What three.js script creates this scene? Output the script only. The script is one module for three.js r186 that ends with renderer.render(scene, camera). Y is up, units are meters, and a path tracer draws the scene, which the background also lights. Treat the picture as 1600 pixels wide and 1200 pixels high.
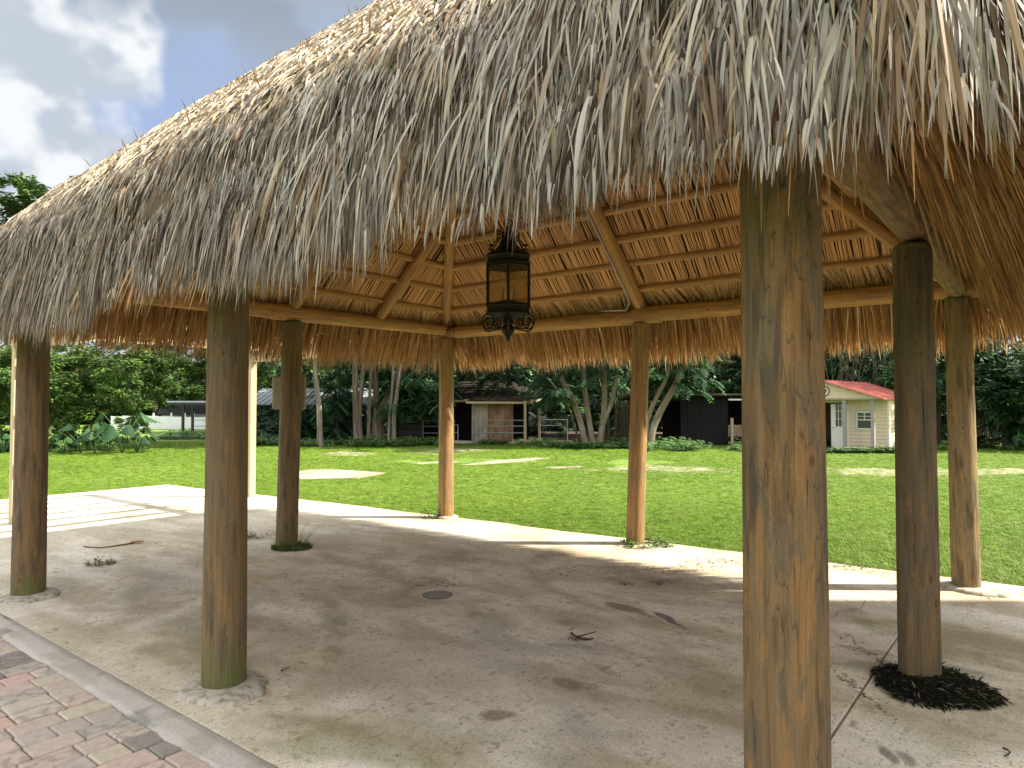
import * as THREE from 'three';
import { mergeGeometries } from 'three/addons/utils/BufferGeometryUtils.js';
import { RoundedBoxGeometry } from 'three/addons/geometries/RoundedBoxGeometry.js';

// ------------------------------------------------------------------ camera, sky, sun, exposure
const scene = new THREE.Scene();
const CAM_H = 1.6, FPX = 1079, HOR = 633.3;
const camera = new THREE.PerspectiveCamera(2 * Math.atan(600 / FPX) * 180 / Math.PI, 4 / 3, 0.05, 900);
camera.position.set(0, CAM_H, 0);
camera.lookAt(0, CAM_H + (HOR - 600) / FPX * 10, -10);
const renderer = new THREE.WebGLRenderer({ antialias: true });
renderer.toneMapping = THREE.LinearToneMapping;
renderer.toneMappingExposure = 3.0;
renderer.shadowMap.enabled = true;
const SUN = 4.2, SKY_GAIN = 0.405;
const EL = 41.5 * Math.PI / 180, AZB = -0.03;
const sunDir = new THREE.Vector3(Math.cos(EL) * Math.cos(AZB), Math.sin(EL), -Math.cos(EL) * Math.sin(AZB));
const sun = new THREE.DirectionalLight(new THREE.Color().setRGB(1, 0.93, 0.8), SUN);
sun.position.copy(sunDir).multiplyScalar(80);
sun.shadow.radius = 1.2; sun.castShadow = true;
sun.shadow.camera.left = -45; sun.shadow.camera.right = 45; sun.shadow.camera.top = 45; sun.shadow.camera.bottom = -45;
sun.shadow.camera.far = 200; sun.shadow.mapSize.set(4096, 4096);
scene.add(sun);

// ------------------------------------------------------------------ random numbers and noise
function rng(seed) { let a = seed >>> 0; return () => { a = (a + 0x6D2B79F5) | 0; let t = Math.imul(a ^ (a >>> 15), 1 | a); t = (t + Math.imul(t ^ (t >>> 7), 61 | t)) ^ t; return ((t ^ (t >>> 14)) >>> 0) / 4294967296; }; }
const PERM = new Uint8Array(512), RV = new Float32Array(256);
{ const r = rng(77); const p = [...Array(256).keys()]; for (let i = 255; i > 0; i--) { const j = Math.floor(r() * (i + 1)); [p[i], p[j]] = [p[j], p[i]]; } for (let i = 0; i < 512; i++) PERM[i] = p[i & 255]; for (let i = 0; i < 256; i++) RV[i] = r(); }
const sm = t => t * t * (3 - 2 * t);
function n2(x, y) {
  const xi = Math.floor(x), yi = Math.floor(y), u = sm(x - xi), v = sm(y - yi), X = xi & 255, Y = yi & 255;
  const a = PERM[X] + Y, b = PERM[(X + 1) & 255] + Y;
  const A = RV[PERM[a & 511]], B = RV[PERM[b & 511]], C = RV[PERM[(a + 1) & 511]], D = RV[PERM[(b + 1) & 511]];
  return A + (B - A) * u + (C - A) * v + (A - B - C + D) * u * v;
}
function n3(x, y, z) {
  const zi = Math.floor(z), w = sm(z - zi);
  return n2(x + zi * 37.17, y + zi * 17.71) * (1 - w) + n2(x + (zi + 1) * 37.17, y + (zi + 1) * 17.71) * w;
}
const fbm = (x, y, o = 4) => { let s = 0, a = .5, t = 0; for (let i = 0; i < o; i++) { s += a * n2(x, y); t += a; a *= .5; x = x * 2.03 + 11.3; y = y * 2.01 + 5.7; } return s / t; };
const fbm3 = (x, y, z, o = 3) => { let s = 0, a = .5, t = 0; for (let i = 0; i < o; i++) { s += a * n3(x, y, z); t += a; a *= .5; x = x * 2.03 + 11.3; y = y * 2.01 + 5.7; z = z * 2.02 + 3.1; } return s / t; };
const clamp = (x, a = 0, b = 1) => Math.min(b, Math.max(a, x));
const sst = (a, b, x) => sm(clamp((x - a) / (b - a)));
const mix = (a, b, t) => a + (b - a) * t;
const mix3 = (a, b, t) => [mix(a[0], b[0], t), mix(a[1], b[1], t), mix(a[2], b[2], t)];

// ------------------------------------------------------------------ sky: broken cloud over pale blue
{
  const w = 2048, h = 1024, data = new Float32Array(w * h * 4);
  const blobs = [[-37, 24, 9, 6], [-33, 17, 8, 8], [-38, 13, 9, 8], [-31, 24.5, 5, 4], [-29, 14, 6, 6]];   // the white cumulus to the left: bearing, height, half sizes in degrees
  for (let j = 0; j < h; j++) {
    const el = ((j + .5) / h - .5) * Math.PI, y = Math.sin(el), ce = Math.cos(el);
    for (let i = 0; i < w; i++) {
      const ph = ((i + .5) / w - .5) * 2 * Math.PI, x = ce * Math.cos(ph), z = ce * Math.sin(ph);
      let c;
      const yy = Math.max(y, 0);
      const blue = mix3([.80, .92, 1.1], [.28, .44, .80], Math.pow(yy, .6));
      const px = x / (yy + .22), pz = z / (yy + .22);
      const n = fbm(px * 1.3 + 4.2, pz * 1.3 + 9.1, 6), nb = fbm(px * .7 + 21, pz * .7 + 3, 4), nd = fbm(px * 3.1 + 5, pz * 3.1 + 2, 5);
      let cov = sst(.36, .56, n * .75 + nb * .35 - .06);
      const dark = sst(.38, .62, nb * .6 + n * .4);
      const cloud = mix3([2.9, 2.8, 2.65], [1.05, 1.1, 1.18], clamp(dark * .95 + (nd - .5) * .35 - .1));
      c = mix3(blue, cloud, cov);
      const be = Math.atan2(x, -z) * 180 / Math.PI, ed = el * 180 / Math.PI;
      if (be > -75 && be < 40 && ed > -5) {                              // what the photograph shows: blue-grey layer with a white cumulus in front
        const f = sst(-75, -55, be) * (1 - sst(10, 40, be));
        const wv = fbm(be * .11 + 3, ed * .16 + 7, 5), wq = fbm(be * .32, ed * .36 + 31, 4);
        let g = mix3([.33, .43, .68], [.35, .41, .495], clamp(sst(22, 31, ed + (wv - .5) * 8) + (wv - .5) * .7));
        g = mix3(g, [.25, .305, .375], sst(.48, .66, wv) * sst(23, 31, ed) * .8);
        let m = 0;
        for (const [b0, e0, sb, se] of blobs) { const q = Math.hypot((be - b0) / sb, (ed - e0) / se) + (wq - .5) * 1.15 + (wv - .5) * .5; m = Math.max(m, 1 - sst(.62, 1.08, q)); }
        const sh = fbm(be * .3 + 50, ed * .4 + 9, 4);
        g = mix3(g, mix3([.80, .82, .84], [.48, .53, .60], sst(.40, .64, sh)), m * .95);
        g = mix3(g, [.85, .88, .92], (1 - sst(2, 12, ed)) * .6);
        c = mix3(c, g, f);
      }
      if (y < 0) c = mix3(c, [.25, .27, .22], sst(0, -.08, y) || sst(0, .08, -y));
      const k = (j * w + i) * 4;
      data[k] = c[0] * SKY_GAIN; data[k + 1] = c[1] * SKY_GAIN; data[k + 2] = c[2] * SKY_GAIN; data[k + 3] = 1;
    }
  }
  const t = new THREE.DataTexture(data, w, h, THREE.RGBAFormat, THREE.FloatType);
  t.mapping = THREE.EquirectangularReflectionMapping; t.magFilter = THREE.LinearFilter; t.needsUpdate = true;
  scene.background = t; scene.environment = t;
}

// ------------------------------------------------------------------ naming and small helpers
const used = {};
function numbered(n) { const k = used[n] = (used[n] ?? -1) + 1; return k ? `${n}_${String(k).padStart(3, '0')}` : n; }
function tag(o, label, category, group) { o.userData.label = label; o.userData.category = category; if (group) o.userData.group = group; return o; }
function thing(name, label, category, pos = [0, 0, 0], turn = 0, group) { const o = new THREE.Group(); o.name = numbered(name); o.position.set(...pos); o.rotation.y = turn; tag(o, label, category, group); scene.add(o); return o; }
function add(name, geo, mat, parent, kind) { const m = new THREE.Mesh(geo, mat); m.name = parent ? name : numbered(name); m.castShadow = m.receiveShadow = true; if (kind) m.userData.kind = kind; (parent ?? scene).add(m); return m; }
function struct(name, geo, mat) { return add(name, geo, mat, null, 'structure'); }
function copyOf(o, label, pos, turn = 0, s = 1) { const c = o.clone(); c.userData = { ...o.userData }; c.name = numbered(o.name.replace(/_\d{3}$/, '')); c.userData.label = label; c.position.set(...pos); c.rotation.y = turn; if (typeof s === 'number') c.scale.setScalar(s); else c.scale.set(...s); scene.add(c); return c; }
const X = (px, d) => (px - 800) / FPX * d;                 // sideways metres of picture column px at distance d ahead
const Y = (py, d) => CAM_H + (HOR - py) / FPX * d;          // height of picture row py at distance d
const D = py => FPX * CAM_H / (py - HOR);                   // distance of the slab point on row py
const col = (r, g, b) => new THREE.Color().setRGB(r, g, b);
const std = (c, rough = .85, o = {}) => new THREE.MeshStandardMaterial({ color: Array.isArray(c) ? col(...c) : c, roughness: rough, ...o });
function box(w, h, d, x = 0, y = 0, z = 0, r = 0) { const g = r ? new RoundedBoxGeometry(w, h, d, 2, r) : new THREE.BoxGeometry(w, h, d); g.translate(x, y, z); return g; }
function merge(list) { return mergeGeometries(list.map(g => { const q = g.index ? g.toNonIndexed() : g; for (const k of Object.keys(q.attributes)) if (!['position', 'normal', 'uv'].includes(k)) q.deleteAttribute(k); return q; })); }
function shift(g, o) { g.translate(-o.position.x, -o.position.y, -o.position.z); return g; }
function tex(w, h, fn, srgb = true) {                       // fn(i, j) gives linear colour 0..1
  const d = new Uint8Array(w * h * 4);
  const enc = v => { v = clamp(v); return 255 * (srgb ? (v <= .0031308 ? 12.92 * v : 1.055 * Math.pow(v, 1 / 2.4) - .055) : v); };
  for (let j = 0; j < h; j++) for (let i = 0; i < w; i++) { const c = fn(i, j), k = (j * w + i) * 4; d[k] = enc(c[0]); d[k + 1] = enc(c[1]); d[k + 2] = enc(c[2]); d[k + 3] = 255; }
  const t = new THREE.DataTexture(d, w, h, THREE.RGBAFormat, THREE.UnsignedByteType);
  t.magFilter = THREE.LinearFilter; t.minFilter = THREE.LinearFilter; t.wrapS = t.wrapT = THREE.RepeatWrapping; if (srgb) t.colorSpace = THREE.SRGBColorSpace; t.needsUpdate = true; return t;
}
// triangles gathered with colours
class MB {
  constructor() { this.p = []; this.c = []; this.ix = []; this.n = 0; }
  v(x, y, z, c) { this.p.push(x, y, z); this.c.push(c[0], c[1], c[2]); return this.n++; }
  t(a, b, c) { this.ix.push(a, b, c); }
  geo() {
    const g = new THREE.BufferGeometry(); g.setAttribute('position', new THREE.BufferAttribute(new Float32Array(this.p), 3)); g.setAttribute('color', new THREE.BufferAttribute(new Float32Array(this.c), 3));
    g.setIndex(new THREE.BufferAttribute(new Uint32Array(this.ix), 1)); g.computeVertexNormals(); return g;
  }
}
const norm = a => { const l = Math.hypot(a[0], a[1], a[2]) || 1; return [a[0] / l, a[1] / l, a[2] / l]; };
const cross = (a, b) => [a[1] * b[2] - a[2] * b[1], a[2] * b[0] - a[0] * b[2], a[0] * b[1] - a[1] * b[0]];
// a leaf strip that leaves p along d and droops
function strip(mb, p, d, side, L, w, segs, droop, twist, c, fold = 0, tip = 1) {
  d = norm(d); let q = [...p], prev = null, pw = null;
  side = norm(side);
  for (let i = 0; i <= segs; i++) {
    const t = i / segs;
    let s = side; const nn = norm(cross(d, side));
    if (twist) { const a = twist * t, ca = Math.cos(a), sa = Math.sin(a); s = [side[0] * ca + nn[0] * sa, side[1] * ca + nn[1] * sa, side[2] * ca + nn[2] * sa]; }
    const ww = .5 * w * Math.max(.07, (.62 + .38 * Math.min(1, t * 4)) * (1 - Math.pow(t, 2.4)));
    const cc = tip === 1 ? c : [mix(c[0], c[0] * tip, t), mix(c[1], c[1] * tip, t), mix(c[2], c[2] * tip, t)];
    const a = mb.v(q[0] - s[0] * ww, q[1] - s[1] * ww, q[2] - s[2] * ww, cc);
    let m = -1; if (fold) m = mb.v(q[0] + nn[0] * fold * ww, q[1] + nn[1] * fold * ww, q[2] + nn[2] * fold * ww, cc);
    const b = mb.v(q[0] + s[0] * ww, q[1] + s[1] * ww, q[2] + s[2] * ww, cc);
    if (prev) { if (fold) { mb.t(prev[0], prev[1], a); mb.t(prev[1], m, a); mb.t(prev[1], prev[2], m); mb.t(prev[2], b, m); } else { mb.t(prev[0], prev[2], a); mb.t(prev[2], b, a); } }
    prev = [a, m, b];
    const st = L / segs; d = norm([d[0], d[1] - droop / segs, d[2]]);
    q = [q[0] + d[0] * st, q[1] + d[1] * st, q[2] + d[2] * st];
  }
}
// tapered, slightly uneven round log between two points; u runs once round it, v along it in metres
function logGeo(p0, p1, r0, r1, seed = 1, radial = 18, bumps = .035, sag = 0) {
  const a = new THREE.Vector3(...p0), b = new THREE.Vector3(...p1), len = a.distanceTo(b), ax = b.clone().sub(a).normalize();
  const e = Math.abs(ax.y) > .9 ? new THREE.Vector3(1, 0, 0) : new THREE.Vector3(0, 1, 0);
  const s = new THREE.Vector3().crossVectors(ax, e).normalize(), t = new THREE.Vector3().crossVectors(ax, s).normalize();
  const rows = Math.max(3, Math.ceil(len / .22)), P = [], U = [], I = [], bev = Math.min(.02, r0 * .2);
  const ys = [0, 0, bev / len]; for (let i = 1; i < rows; i++) ys.push(mix(bev / len, 1 - bev / len, i / rows)); ys.push(1 - bev / len, 1, 1);
  ys.forEach((f, k) => {
    for (let i = 0; i <= radial; i++) {
      const th = i / radial * Math.PI * 2, c = Math.cos(th), sn = Math.sin(th);
      let r = mix(r0, r1, f) * (1 + bumps * 2 * (fbm3(c * 1.1 + seed * 3.7, sn * 1.1, f * len * 1.2 + seed, 2) - .5) + bumps * .6 * (n3(c * 3 + seed, sn * 3, f * len * 4) - .5));
      if (k === 0 || k === ys.length - 1) r = 0; else if (k === 1 || k === ys.length - 2) r -= bev;
      const w = Math.sin(f * Math.PI) * sag, q = a.clone().addScaledVector(ax, f * len).addScaledVector(s, c * r).addScaledVector(t, sn * r);
      P.push(q.x, q.y - w, q.z); U.push(i / radial, f * len);
    }
  });
  const n = radial + 1; for (let k = 0; k < ys.length - 1; k++) for (let i = 0; i < radial; i++) { const q = k * n + i; I.push(q, q + n, q + 1, q + 1, q + n, q + n + 1); }
  const g = new THREE.BufferGeometry(); g.setAttribute('position', new THREE.Float32BufferAttribute(P, 3)); g.setAttribute('uv', new THREE.Float32BufferAttribute(U, 2)); g.setIndex(I);
  g.computeVertexNormals();
  const nn = g.attributes.normal; for (let k = 0; k < ys.length; k++) { const i = k * n, j = i + radial, v = new THREE.Vector3().fromBufferAttribute(nn, i).add(new THREE.Vector3().fromBufferAttribute(nn, j)).normalize(); nn.setXYZ(i, v.x, v.y, v.z); nn.setXYZ(j, v.x, v.y, v.z); }
  return g;
}

// ------------------------------------------------------------------ wood
// bark-free post wood: long grain, swirling year-ring contours, worn orange and grey patches
function woodTex(seed, len, base, o = {}) {
  const { w = 512, h = 1024, gray = .5, orange = .5, algae = 0, contour = 1, stain = .5 } = o;
  const kr0 = rng(seed * 31 + 5), knots = [...Array(9)].map(() => [kr0() * 6.28, kr0() * len, .010 + .012 * kr0()]);
  const c = tex(w, h, (i, j) => {
    const a = i / w * 2 * Math.PI, y = j / h * len, ca = Math.cos(a), sa = Math.sin(a);
    const s = seed * 13.7;
    const g1 = n3(ca * 9 + s, sa * 9, y * 5), g2 = n3(ca * 24 + s, sa * 24, y * 9), g3 = n3(ca * 4 + s, sa * 4, y * 1.9);
    const ww = (n3(ca * 4 + s, sa * 4 + 9, y * 4) - .5) * .35;
    const ct = fbm3(ca * .8 + s, sa * .8, y * 1.0 + s, 4) * 17 + ww + g2 * .35; const fr = ct - Math.floor(ct);
    const line = (1 - sst(.0, .16, fr)) * contour * sst(.3, .5, n3(ca * 1.5 + s, sa * 1.5 + 4, y * 1.4));
    let k = .76 + .22 * g1 + .18 * (g2 - .5) + .34 * (g3 - .5);
    let q = [base[0] * k, base[1] * k, base[2] * k];
    const pat = fbm3(ca * 2.6 + s + 40, sa * 2.6, y * 5.5, 4) + (g1 - .5) * .2, po = fbm3(ca * 3.0 + s + 90, sa * 3.0, y * 4.6, 4) + (g1 - .5) * .2;
    q = mix3(q, [base[0] * 1.5, base[1] * 1.22, base[2] * .78].map(v => v * k), sst(.535, .575, po) * orange);
    q = mix3(q, [base[0] * .74, base[1] * .88, base[2] * 1.15].map(v => v * (.6 + .5 * g1)), sst(.52, .565, pat) * gray);
    const st = sst(.54, .70, fbm3(ca * 3.4 + s, sa * 3.4 + 30, y * 4.2, 4)) * stain; q = q.map(v => v * (1 - .5 * st));
    q = q.map(v => v * (1 - .42 * line));
    const ckn = Math.abs(n3(ca * 7 + s + 3, sa * 7, y * .9) - .5), ck = (1 - sst(.004, .016, ckn)) * sst(.5, .62, n3(ca * 2 + s, sa * 2 + 8, y * 1.6)); q = q.map(v => v * (1 - .75 * ck));
    for (const [ka, ky, kr] of knots) { let da = Math.abs(a - ka); da = Math.min(da, 2 * Math.PI - da) * .12; const kd = Math.hypot(da, (y - ky) * .55) / kr; if (kd < 2.2) { q = mix3(q, [base[0] * 1.35, base[1] * .95, base[2] * .55], (1 - sst(.8, 2.2, kd)) * .4); q = q.map(v => v * (1 - .5 * (1 - sst(.45, .95, kd + .3 * (g2 - .5))))); } }
    const fine = n2(i * .9 + seed * 50, j * .22); q = q.map(v => v * (.86 + .28 * fine));
    if (fine > .965 && n2(i * .2, j * .2 + seed) > .5) q = mix3(q, [.5, .46, .4], .5);
    if (algae) { const al = sst(.42, .66, fbm3(ca * 3 + s, sa * 3 + 7, y * 1.3, 3) + (g2 - .5) * .3 + .35 * (1 - sst(0, algae, y)) * (1 - .0)) * (1 - sst(algae * .8, algae * 1.5, y + g1 * .3)); q = mix3(q, [.095, .125, .03].map(v => v * (.6 + .8 * g2)), al * .62); }
    return q;
  });
  c.repeat.set(1, 1 / len);
  const b = tex(w / 2, h / 2, (i, j) => { const a = i / w * 4 * Math.PI, y = j / h * 2 * len, ca = Math.cos(a), sa = Math.sin(a); const v = .5 * n3(ca * 20 + seed, sa * 20, y * 2.5) + .35 * n3(ca * 7 + seed, sa * 7, y * 1.2) + .15 * n2(i * .9, j * .4); return [v, v, v]; }, false);
  b.repeat.set(1, 1 / len);
  return new THREE.MeshStandardMaterial({ map: c, bumpMap: b, bumpScale: .006, roughness: .8 });
}
const PB = [.178, .115, .054];
const postMatC = woodTex(3, 2.6, [.205, .125, .054], { w: 1024, h: 2048, gray: .8, orange: .5, contour: 1.3, algae: .25, stain: .8 });
const postMatB = woodTex(8, 2.6, PB, { gray: .4, orange: .3, contour: .45, algae: .42, stain: .6 });
const postMatA = woodTex(5, 2.6, PB, { gray: .35, orange: .4, contour: .5, algae: .35, stain: .7 });
const postMatG = woodTex(12, 2.6, [.135, .092, .046], { gray: .6, orange: .4, contour: .7, algae: .2, stain: .6 });
const postMatH = woodTex(17, 2.6, [.27, .185, .085], { gray: .35, orange: .5, contour: .9, algae: .2, stain: .9 });
const postMatF = woodTex(21, 2.6, [.31, .19, .082], { gray: .12, orange: .6, contour: .7, stain: .3 });
const logMat = woodTex(31, 3.2, [.46, .26, .095], { w: 256, h: 1024, gray: .15, orange: .5, contour: .35, stain: .35 });
const logMatDk = woodTex(35, 3.2, [.25, .155, .068], { w: 512, h: 1024, gray: .5, orange: .6, contour: 1.2, stain: .7 });
const poleMat = woodTex(41, 3.0, [.46, .265, .10], { w: 256, h: 512, gray: .1, orange: .5, contour: .2, stain: .5 });

// ------------------------------------------------------------------ the ground
// the hut's own axes: x along its long side, z towards the paved side; everything laid out along them
const PHI = -0.6624, HC = [-0.067, -5.995], L = 6.212, W = 5.114, HL = L / 2, HW = W / 2;
const cu = Math.cos(PHI), su = Math.sin(PHI);
const toWorld = (x, z) => [HC[0] + x * cu + z * su, HC[1] - x * su + z * cu];
const toLocal = (x, z) => { const a = x - HC[0], b = z - HC[1]; return [a * cu - b * su, a * su + b * cu]; };
const pxLocal = (px, py) => { const d = D(py); return toLocal(X(px, d), -d); };

const LAWN_Y = -.045;
{ // lawn sheet
  const T = 16;
  const map = tex(1024, 1024, (i, j) => {
    const u = i / 1024, v = j / 1024; // tiles: blend two offsets
    const a = fbm(u * 7, v * 7, 4), per = (f, s) => { const x = u * f, y = v * f; const w1 = u, w2 = v; return (n2(x + s, y) * (1 - w1) + n2(x - f + s, y) * w1) * (1 - w2) + (n2(x + s, y - f) * (1 - w1) + n2(x - f + s, y - f) * w1) * w2; };
    const big = per(5, 3), mid = per(24, 40), fine = per(220, 9), f2 = per(430, 70);
    let c = mix3([.14, .24, .020], [.20, .295, .034], clamp(.5 + (big - .5) * 1.4 + (mid - .5) * .9));
    c = mix3(c, [.17, .15, .07], sst(.64, .8, mid * .6 + per(60, 17) * .5) * .35);
    const k = .62 + .5 * fine + .3 * (f2 - .5); return c.map(q => q * k);
  });
  map.repeat.set(1 / T, 1 / T);
  const bump = tex(512, 512, (i, j) => { const v = n2(i * .5, j * .5) * .6 + n2(i * .13, j * .13) * .4; return [v, v, v]; }, false); bump.repeat.set(1 / 3, 1 / 3);
  const g = new THREE.PlaneGeometry(800, 800, 1, 1); g.rotateX(-Math.PI / 2); g.translate(0, LAWN_Y, -150);
  const uv = g.attributes.uv, p = g.attributes.position; for (let i = 0; i < uv.count; i++) uv.setXY(i, p.getX(i), -p.getZ(i));
  struct('lawn', g, new THREE.MeshStandardMaterial({ map, roughness: .95 }));
}
// concrete slab in three pours with open joints
const EDGE = [[-15, -1.5], [-10.35, -2.05], [-8.6, -2.22], [-4.9, -2.55], [-1.1, -2.72], [2.0, -2.9], [3.6, -2.95], [8, -3.1], [14, -3.2]];
const edgeZ = x => { for (let i = 0; i < EDGE.length - 1; i++) if (x <= EDGE[i + 1][0]) { const t = (x - EDGE[i][0]) / (EDGE[i + 1][0] - EDGE[i][0]); return mix(EDGE[i][1], EDGE[i + 1][1], t) + .10 * (fbm(x * 2.3 + 5, 3, 3) - .5); } return -3.2; };
const SLAB_Z = 2.87, LEFTX = -10.35, JL = -3.85, JR = 2.87;
{
  const S = (px, py, rx, ry, c, k, tw = 0) => { const [x, z] = pxLocal(px, py); return { x, z, rx, ry, c, k, tw }; };
  const brown = [.20, .125, .062], dkbr = [.13, .09, .055], olive = [.215, .19, .085], grey = [.30, .285, .255], black = [.055, .052, .05], rust = [.40, .22, .09];
  const stains = [
    S(985, 952, .17, .10, brown, .75, .3), S(1040, 966, .16, .035, black, .75, .5), S(1010, 960, .09, .03, dkbr, .5), S(770, 1110, .10, .075, brown, .65), S(890, 1070, .11, .06, brown, .55), S(885, 1010, .14, .05, olive, .4), S(940, 1042, .12, .05, brown, .35), S(1035, 905, .13, .05, brown, .4),
    S(690, 912, .35, .16, dkbr, .25), S(600, 905, 1.0, .42, olive, .5, .4), S(700, 945, .9, .3, olive, .5, .5), S(510, 940, .8, .3, olive, .4, .5), S(540, 985, .7, .16, olive, .5, .6), S(640, 1110, .5, .3, olive, .28), S(560, 1160, .55, .3, [.27, .25, .11], .5), S(480, 1125, .4, .16, olive, .35), S(300, 1000, .8, .12, olive, .45, .6), S(200, 960, .7, .1, [.26, .20, .10], .45, .6),
    S(870, 860, .7, .3, [.24, .16, .10], .45, .3), S(980, 890, .9, .32, [.23, .155, .095], .45, .3), S(1090, 920, .7, .26, [.22, .15, .10], .4, .3), S(700, 870, .7, .28, [.25, .17, .11], .4, .3), S(560, 870, .8, .25, [.29, .22, .12], .4, .2), S(880, 930, .7, .25, [.23, .16, .1], .4, .3), S(1050, 1000, .5, .22, [.22, .17, .1], .3), S(960, 1100, .35, .15, [.2, .17, .11], .3), S(1110, 1080, .3, .3, olive, .3),
    S(400, 880, 1.2, .3, [.34, .27, .14], .35, .3), S(250, 905, 1.0, .15, grey, .4, .2), S(330, 940, .9, .16, [.31, .25, .13], .5, .5), S(800, 1010, .8, .28, grey, .35), S(640, 1030, .7, .22, [.42, .37, .30], .45, .4), S(780, 1060, .6, .2, [.40, .36, .30], .4, .2), S(860, 1160, .4, .3, [.36, .34, .30], .45),
    S(1400, 985, .3, .3, olive, .5), S(1330, 1030, .3, .2, olive, .6), S(1520, 1010, .7, .6, olive, .65), S(1590, 1040, .3, .3, [.10, .085, .05], .5), S(1560, 1120, .4, .3, [.23, .21, .1], .55), S(1450, 1140, .5, .25, [.28, .26, .15], .4), S(1380, 1165, .11, .02, black, .6, 1.0), S(1410, 1172, .10, .018, black, .5, 1.0), S(1350, 960, .5, .12, olive, .5, .2), S(1330, 1010, .2, .06, dkbr, .4),
    S(380, 1008, .06, .04, rust, .6), S(300, 1010, .08, .04, rust, .4), S(420, 1075, .12, .05, [.42, .29, .15], .5), S(470, 1010, .10, .07, [.42, .29, .15], .4), S(200, 805, .9, .25, [.40, .30, .17], .5), S(300, 790, .5, .12, [.38, .28, .16], .45),
  ];
  // rust ring left by a can, and a pale scraped arc
  const [rgx, rgz] = pxLocal(602, 855);
  function slabTex(x0, x1, z0, z1, w, h) {
    return tex(w, h, (i, j) => {
      const x = mix(x0, x1, i / w), z = mix(z1, z0, j / h);
      const wx = (fbm(x * 2.2 + 7, z * 2.2, 3) - .5), wz = (fbm(x * 2.2 + 31, z * 2.2 + 5, 3) - .5);
      let c = mix3([.56, .485, .355], [.70, .635, .51], sst(.25, .75, fbm(x * .9 + 3, z * 1.1 + 8, 5)));
      c = mix3(c, [.40, .33, .20], sst(.46, .7, fbm(x * 1.3 + 60, z * 3.0, 5)) * .6); c = mix3(c, [.34, .25, .16], sst(.5, .72, fbm(x * 2.1 + 90, z * 3.4 + 4, 5)) * .45 * sst(-3.5, 0, x));
      const sw = fbm(x * 1.2 + wx * 1.2 + 20, z * 6 + wz * 2, 4); c = c.map(v => v * (.84 + .32 * sw)); const mt = fbm(x * 14, z * 17, 4); c = c.map(v => v * (.84 + .32 * mt)); if (mt > .66) c = mix3(c, [.26, .20, .125], (mt - .66) * 3.2);      // trowel sweeps
      for (const s of stains) {
        const dx = x - s.x, dz = z - s.z; if (Math.abs(dx) > 2.2 * s.rx + .3 || Math.abs(dz) > 2.2 * s.rx + .3) continue;
        const ca = Math.cos(s.tw), sa = Math.sin(s.tw), f = Math.min(1, s.rx * 2.2), u = (dx * ca + dz * sa + wx * f) / s.rx, v = (-dx * sa + dz * ca + wz * f) / Math.max(s.ry, s.rx * .35);
        const q = Math.hypot(u, v), soft = s.rx > .25 ? .25 : .62, m = (1 - sst(soft, 1.15, q)) * s.k * (s.rx > .25 ? clamp(.25 + 1.35 * sst(.3, .7, fbm(x * 3.2 + s.x, z * 4.5, 4))) : clamp(.72 + .5 * (n2(x * 60, z * 60)))); if (m > 0) c = mix3(c, s.c, Math.min(1, m * 1.15));
      }
      const rr = Math.hypot(x - rgx, z - rgz); c = mix3(c, [.36, .2, .08], (1 - sst(.008, .022, Math.abs(rr - .115))) * .55 * sst(.3, .6, n2(x * 9, z * 9)));
      const sp = n2(x * 190 + 3, z * 190), sp2 = n2(x * 46, z * 46), sp3 = n2(x * 330, z * 330 + 9);
      c = c.map(v => v * (.78 + .44 * sp3));
      if (sp > .9) c = c.map(v => v * .62); const sq = n2(x * 88 + 7, z * 88); if (sq > .84) c = mix3(c, [.17, .13, .085], (sq - .84) * 4.5); if (sp2 > .86) c = mix3(c, [.2, .15, .09], (sp2 - .86) * 4);
      const cr = Math.abs(fbm(x * .55 + 12, z * .55 + 33, 4) - .5); c = c.map(v => v * (1 - .55 * (1 - sst(.0, .0018, cr)) * sst(.5, .6, n2(x * .4 + 8, z * .4))));
      return c;
    });
  }
  const bump = tex(512, 512, (i, j) => { const v = .45 * n2(i * .9, j * .9) + .35 * fbm(i * .12, j * .12, 3) + .2 * n2(i * .03, j * .05); return [v, v, v]; }, false);
  bump.repeat.set(1, 1);
  const slab = new THREE.Group(); slab.name = 'concrete_slab'; slab.userData.kind = 'structure'; slab.position.set(HC[0], 0, HC[1]); slab.rotation.y = PHI; scene.add(slab);
  const secs = [[-10.35, JL - .006, 1024, 768, 1], [JL + .006, JR - .007, 2048, 1792, 0], [JR + .007, 9.5, 1024, 1024, 2]];
  for (const [x0, x1, w, h, id] of secs) {
    const z1 = SLAB_Z, zmin = -3.3;
    const pts = []; const N = Math.ceil((x1 - x0) / .12);
    for (let i = 0; i <= N; i++) { const x = mix(x0, x1, i / N); pts.push([x, edgeZ(x)]); }
    const zf = id === 1 ? 6.5 : id === 2 ? 7 : z1;
    const s = new THREE.Shape();
    s.moveTo(pts[0][0], -pts[0][1]); for (const [x, z] of pts.slice(1)) s.lineTo(x, -z);
    for (let k = 1; k <= 8; k++) s.lineTo(x1 + (k < 8 && id !== 2 ? .008 * (n2(k, id) - .5) : 0), -mix(pts[N][1], zf, k / 8));
    for (let k = 0; k <= 24; k++) s.lineTo(mix(x1, x0, k / 24), -zf);
    const g = new THREE.ExtrudeGeometry(s, { depth: .1, bevelEnabled: true, bevelThickness: .006, bevelSize: .006, bevelOffset: -.006, bevelSegments: 1, steps: 1 });
    g.rotateX(-Math.PI / 2); g.translate(0, -.106, 0);
    const p = g.attributes.position, uv = g.attributes.uv;
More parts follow.
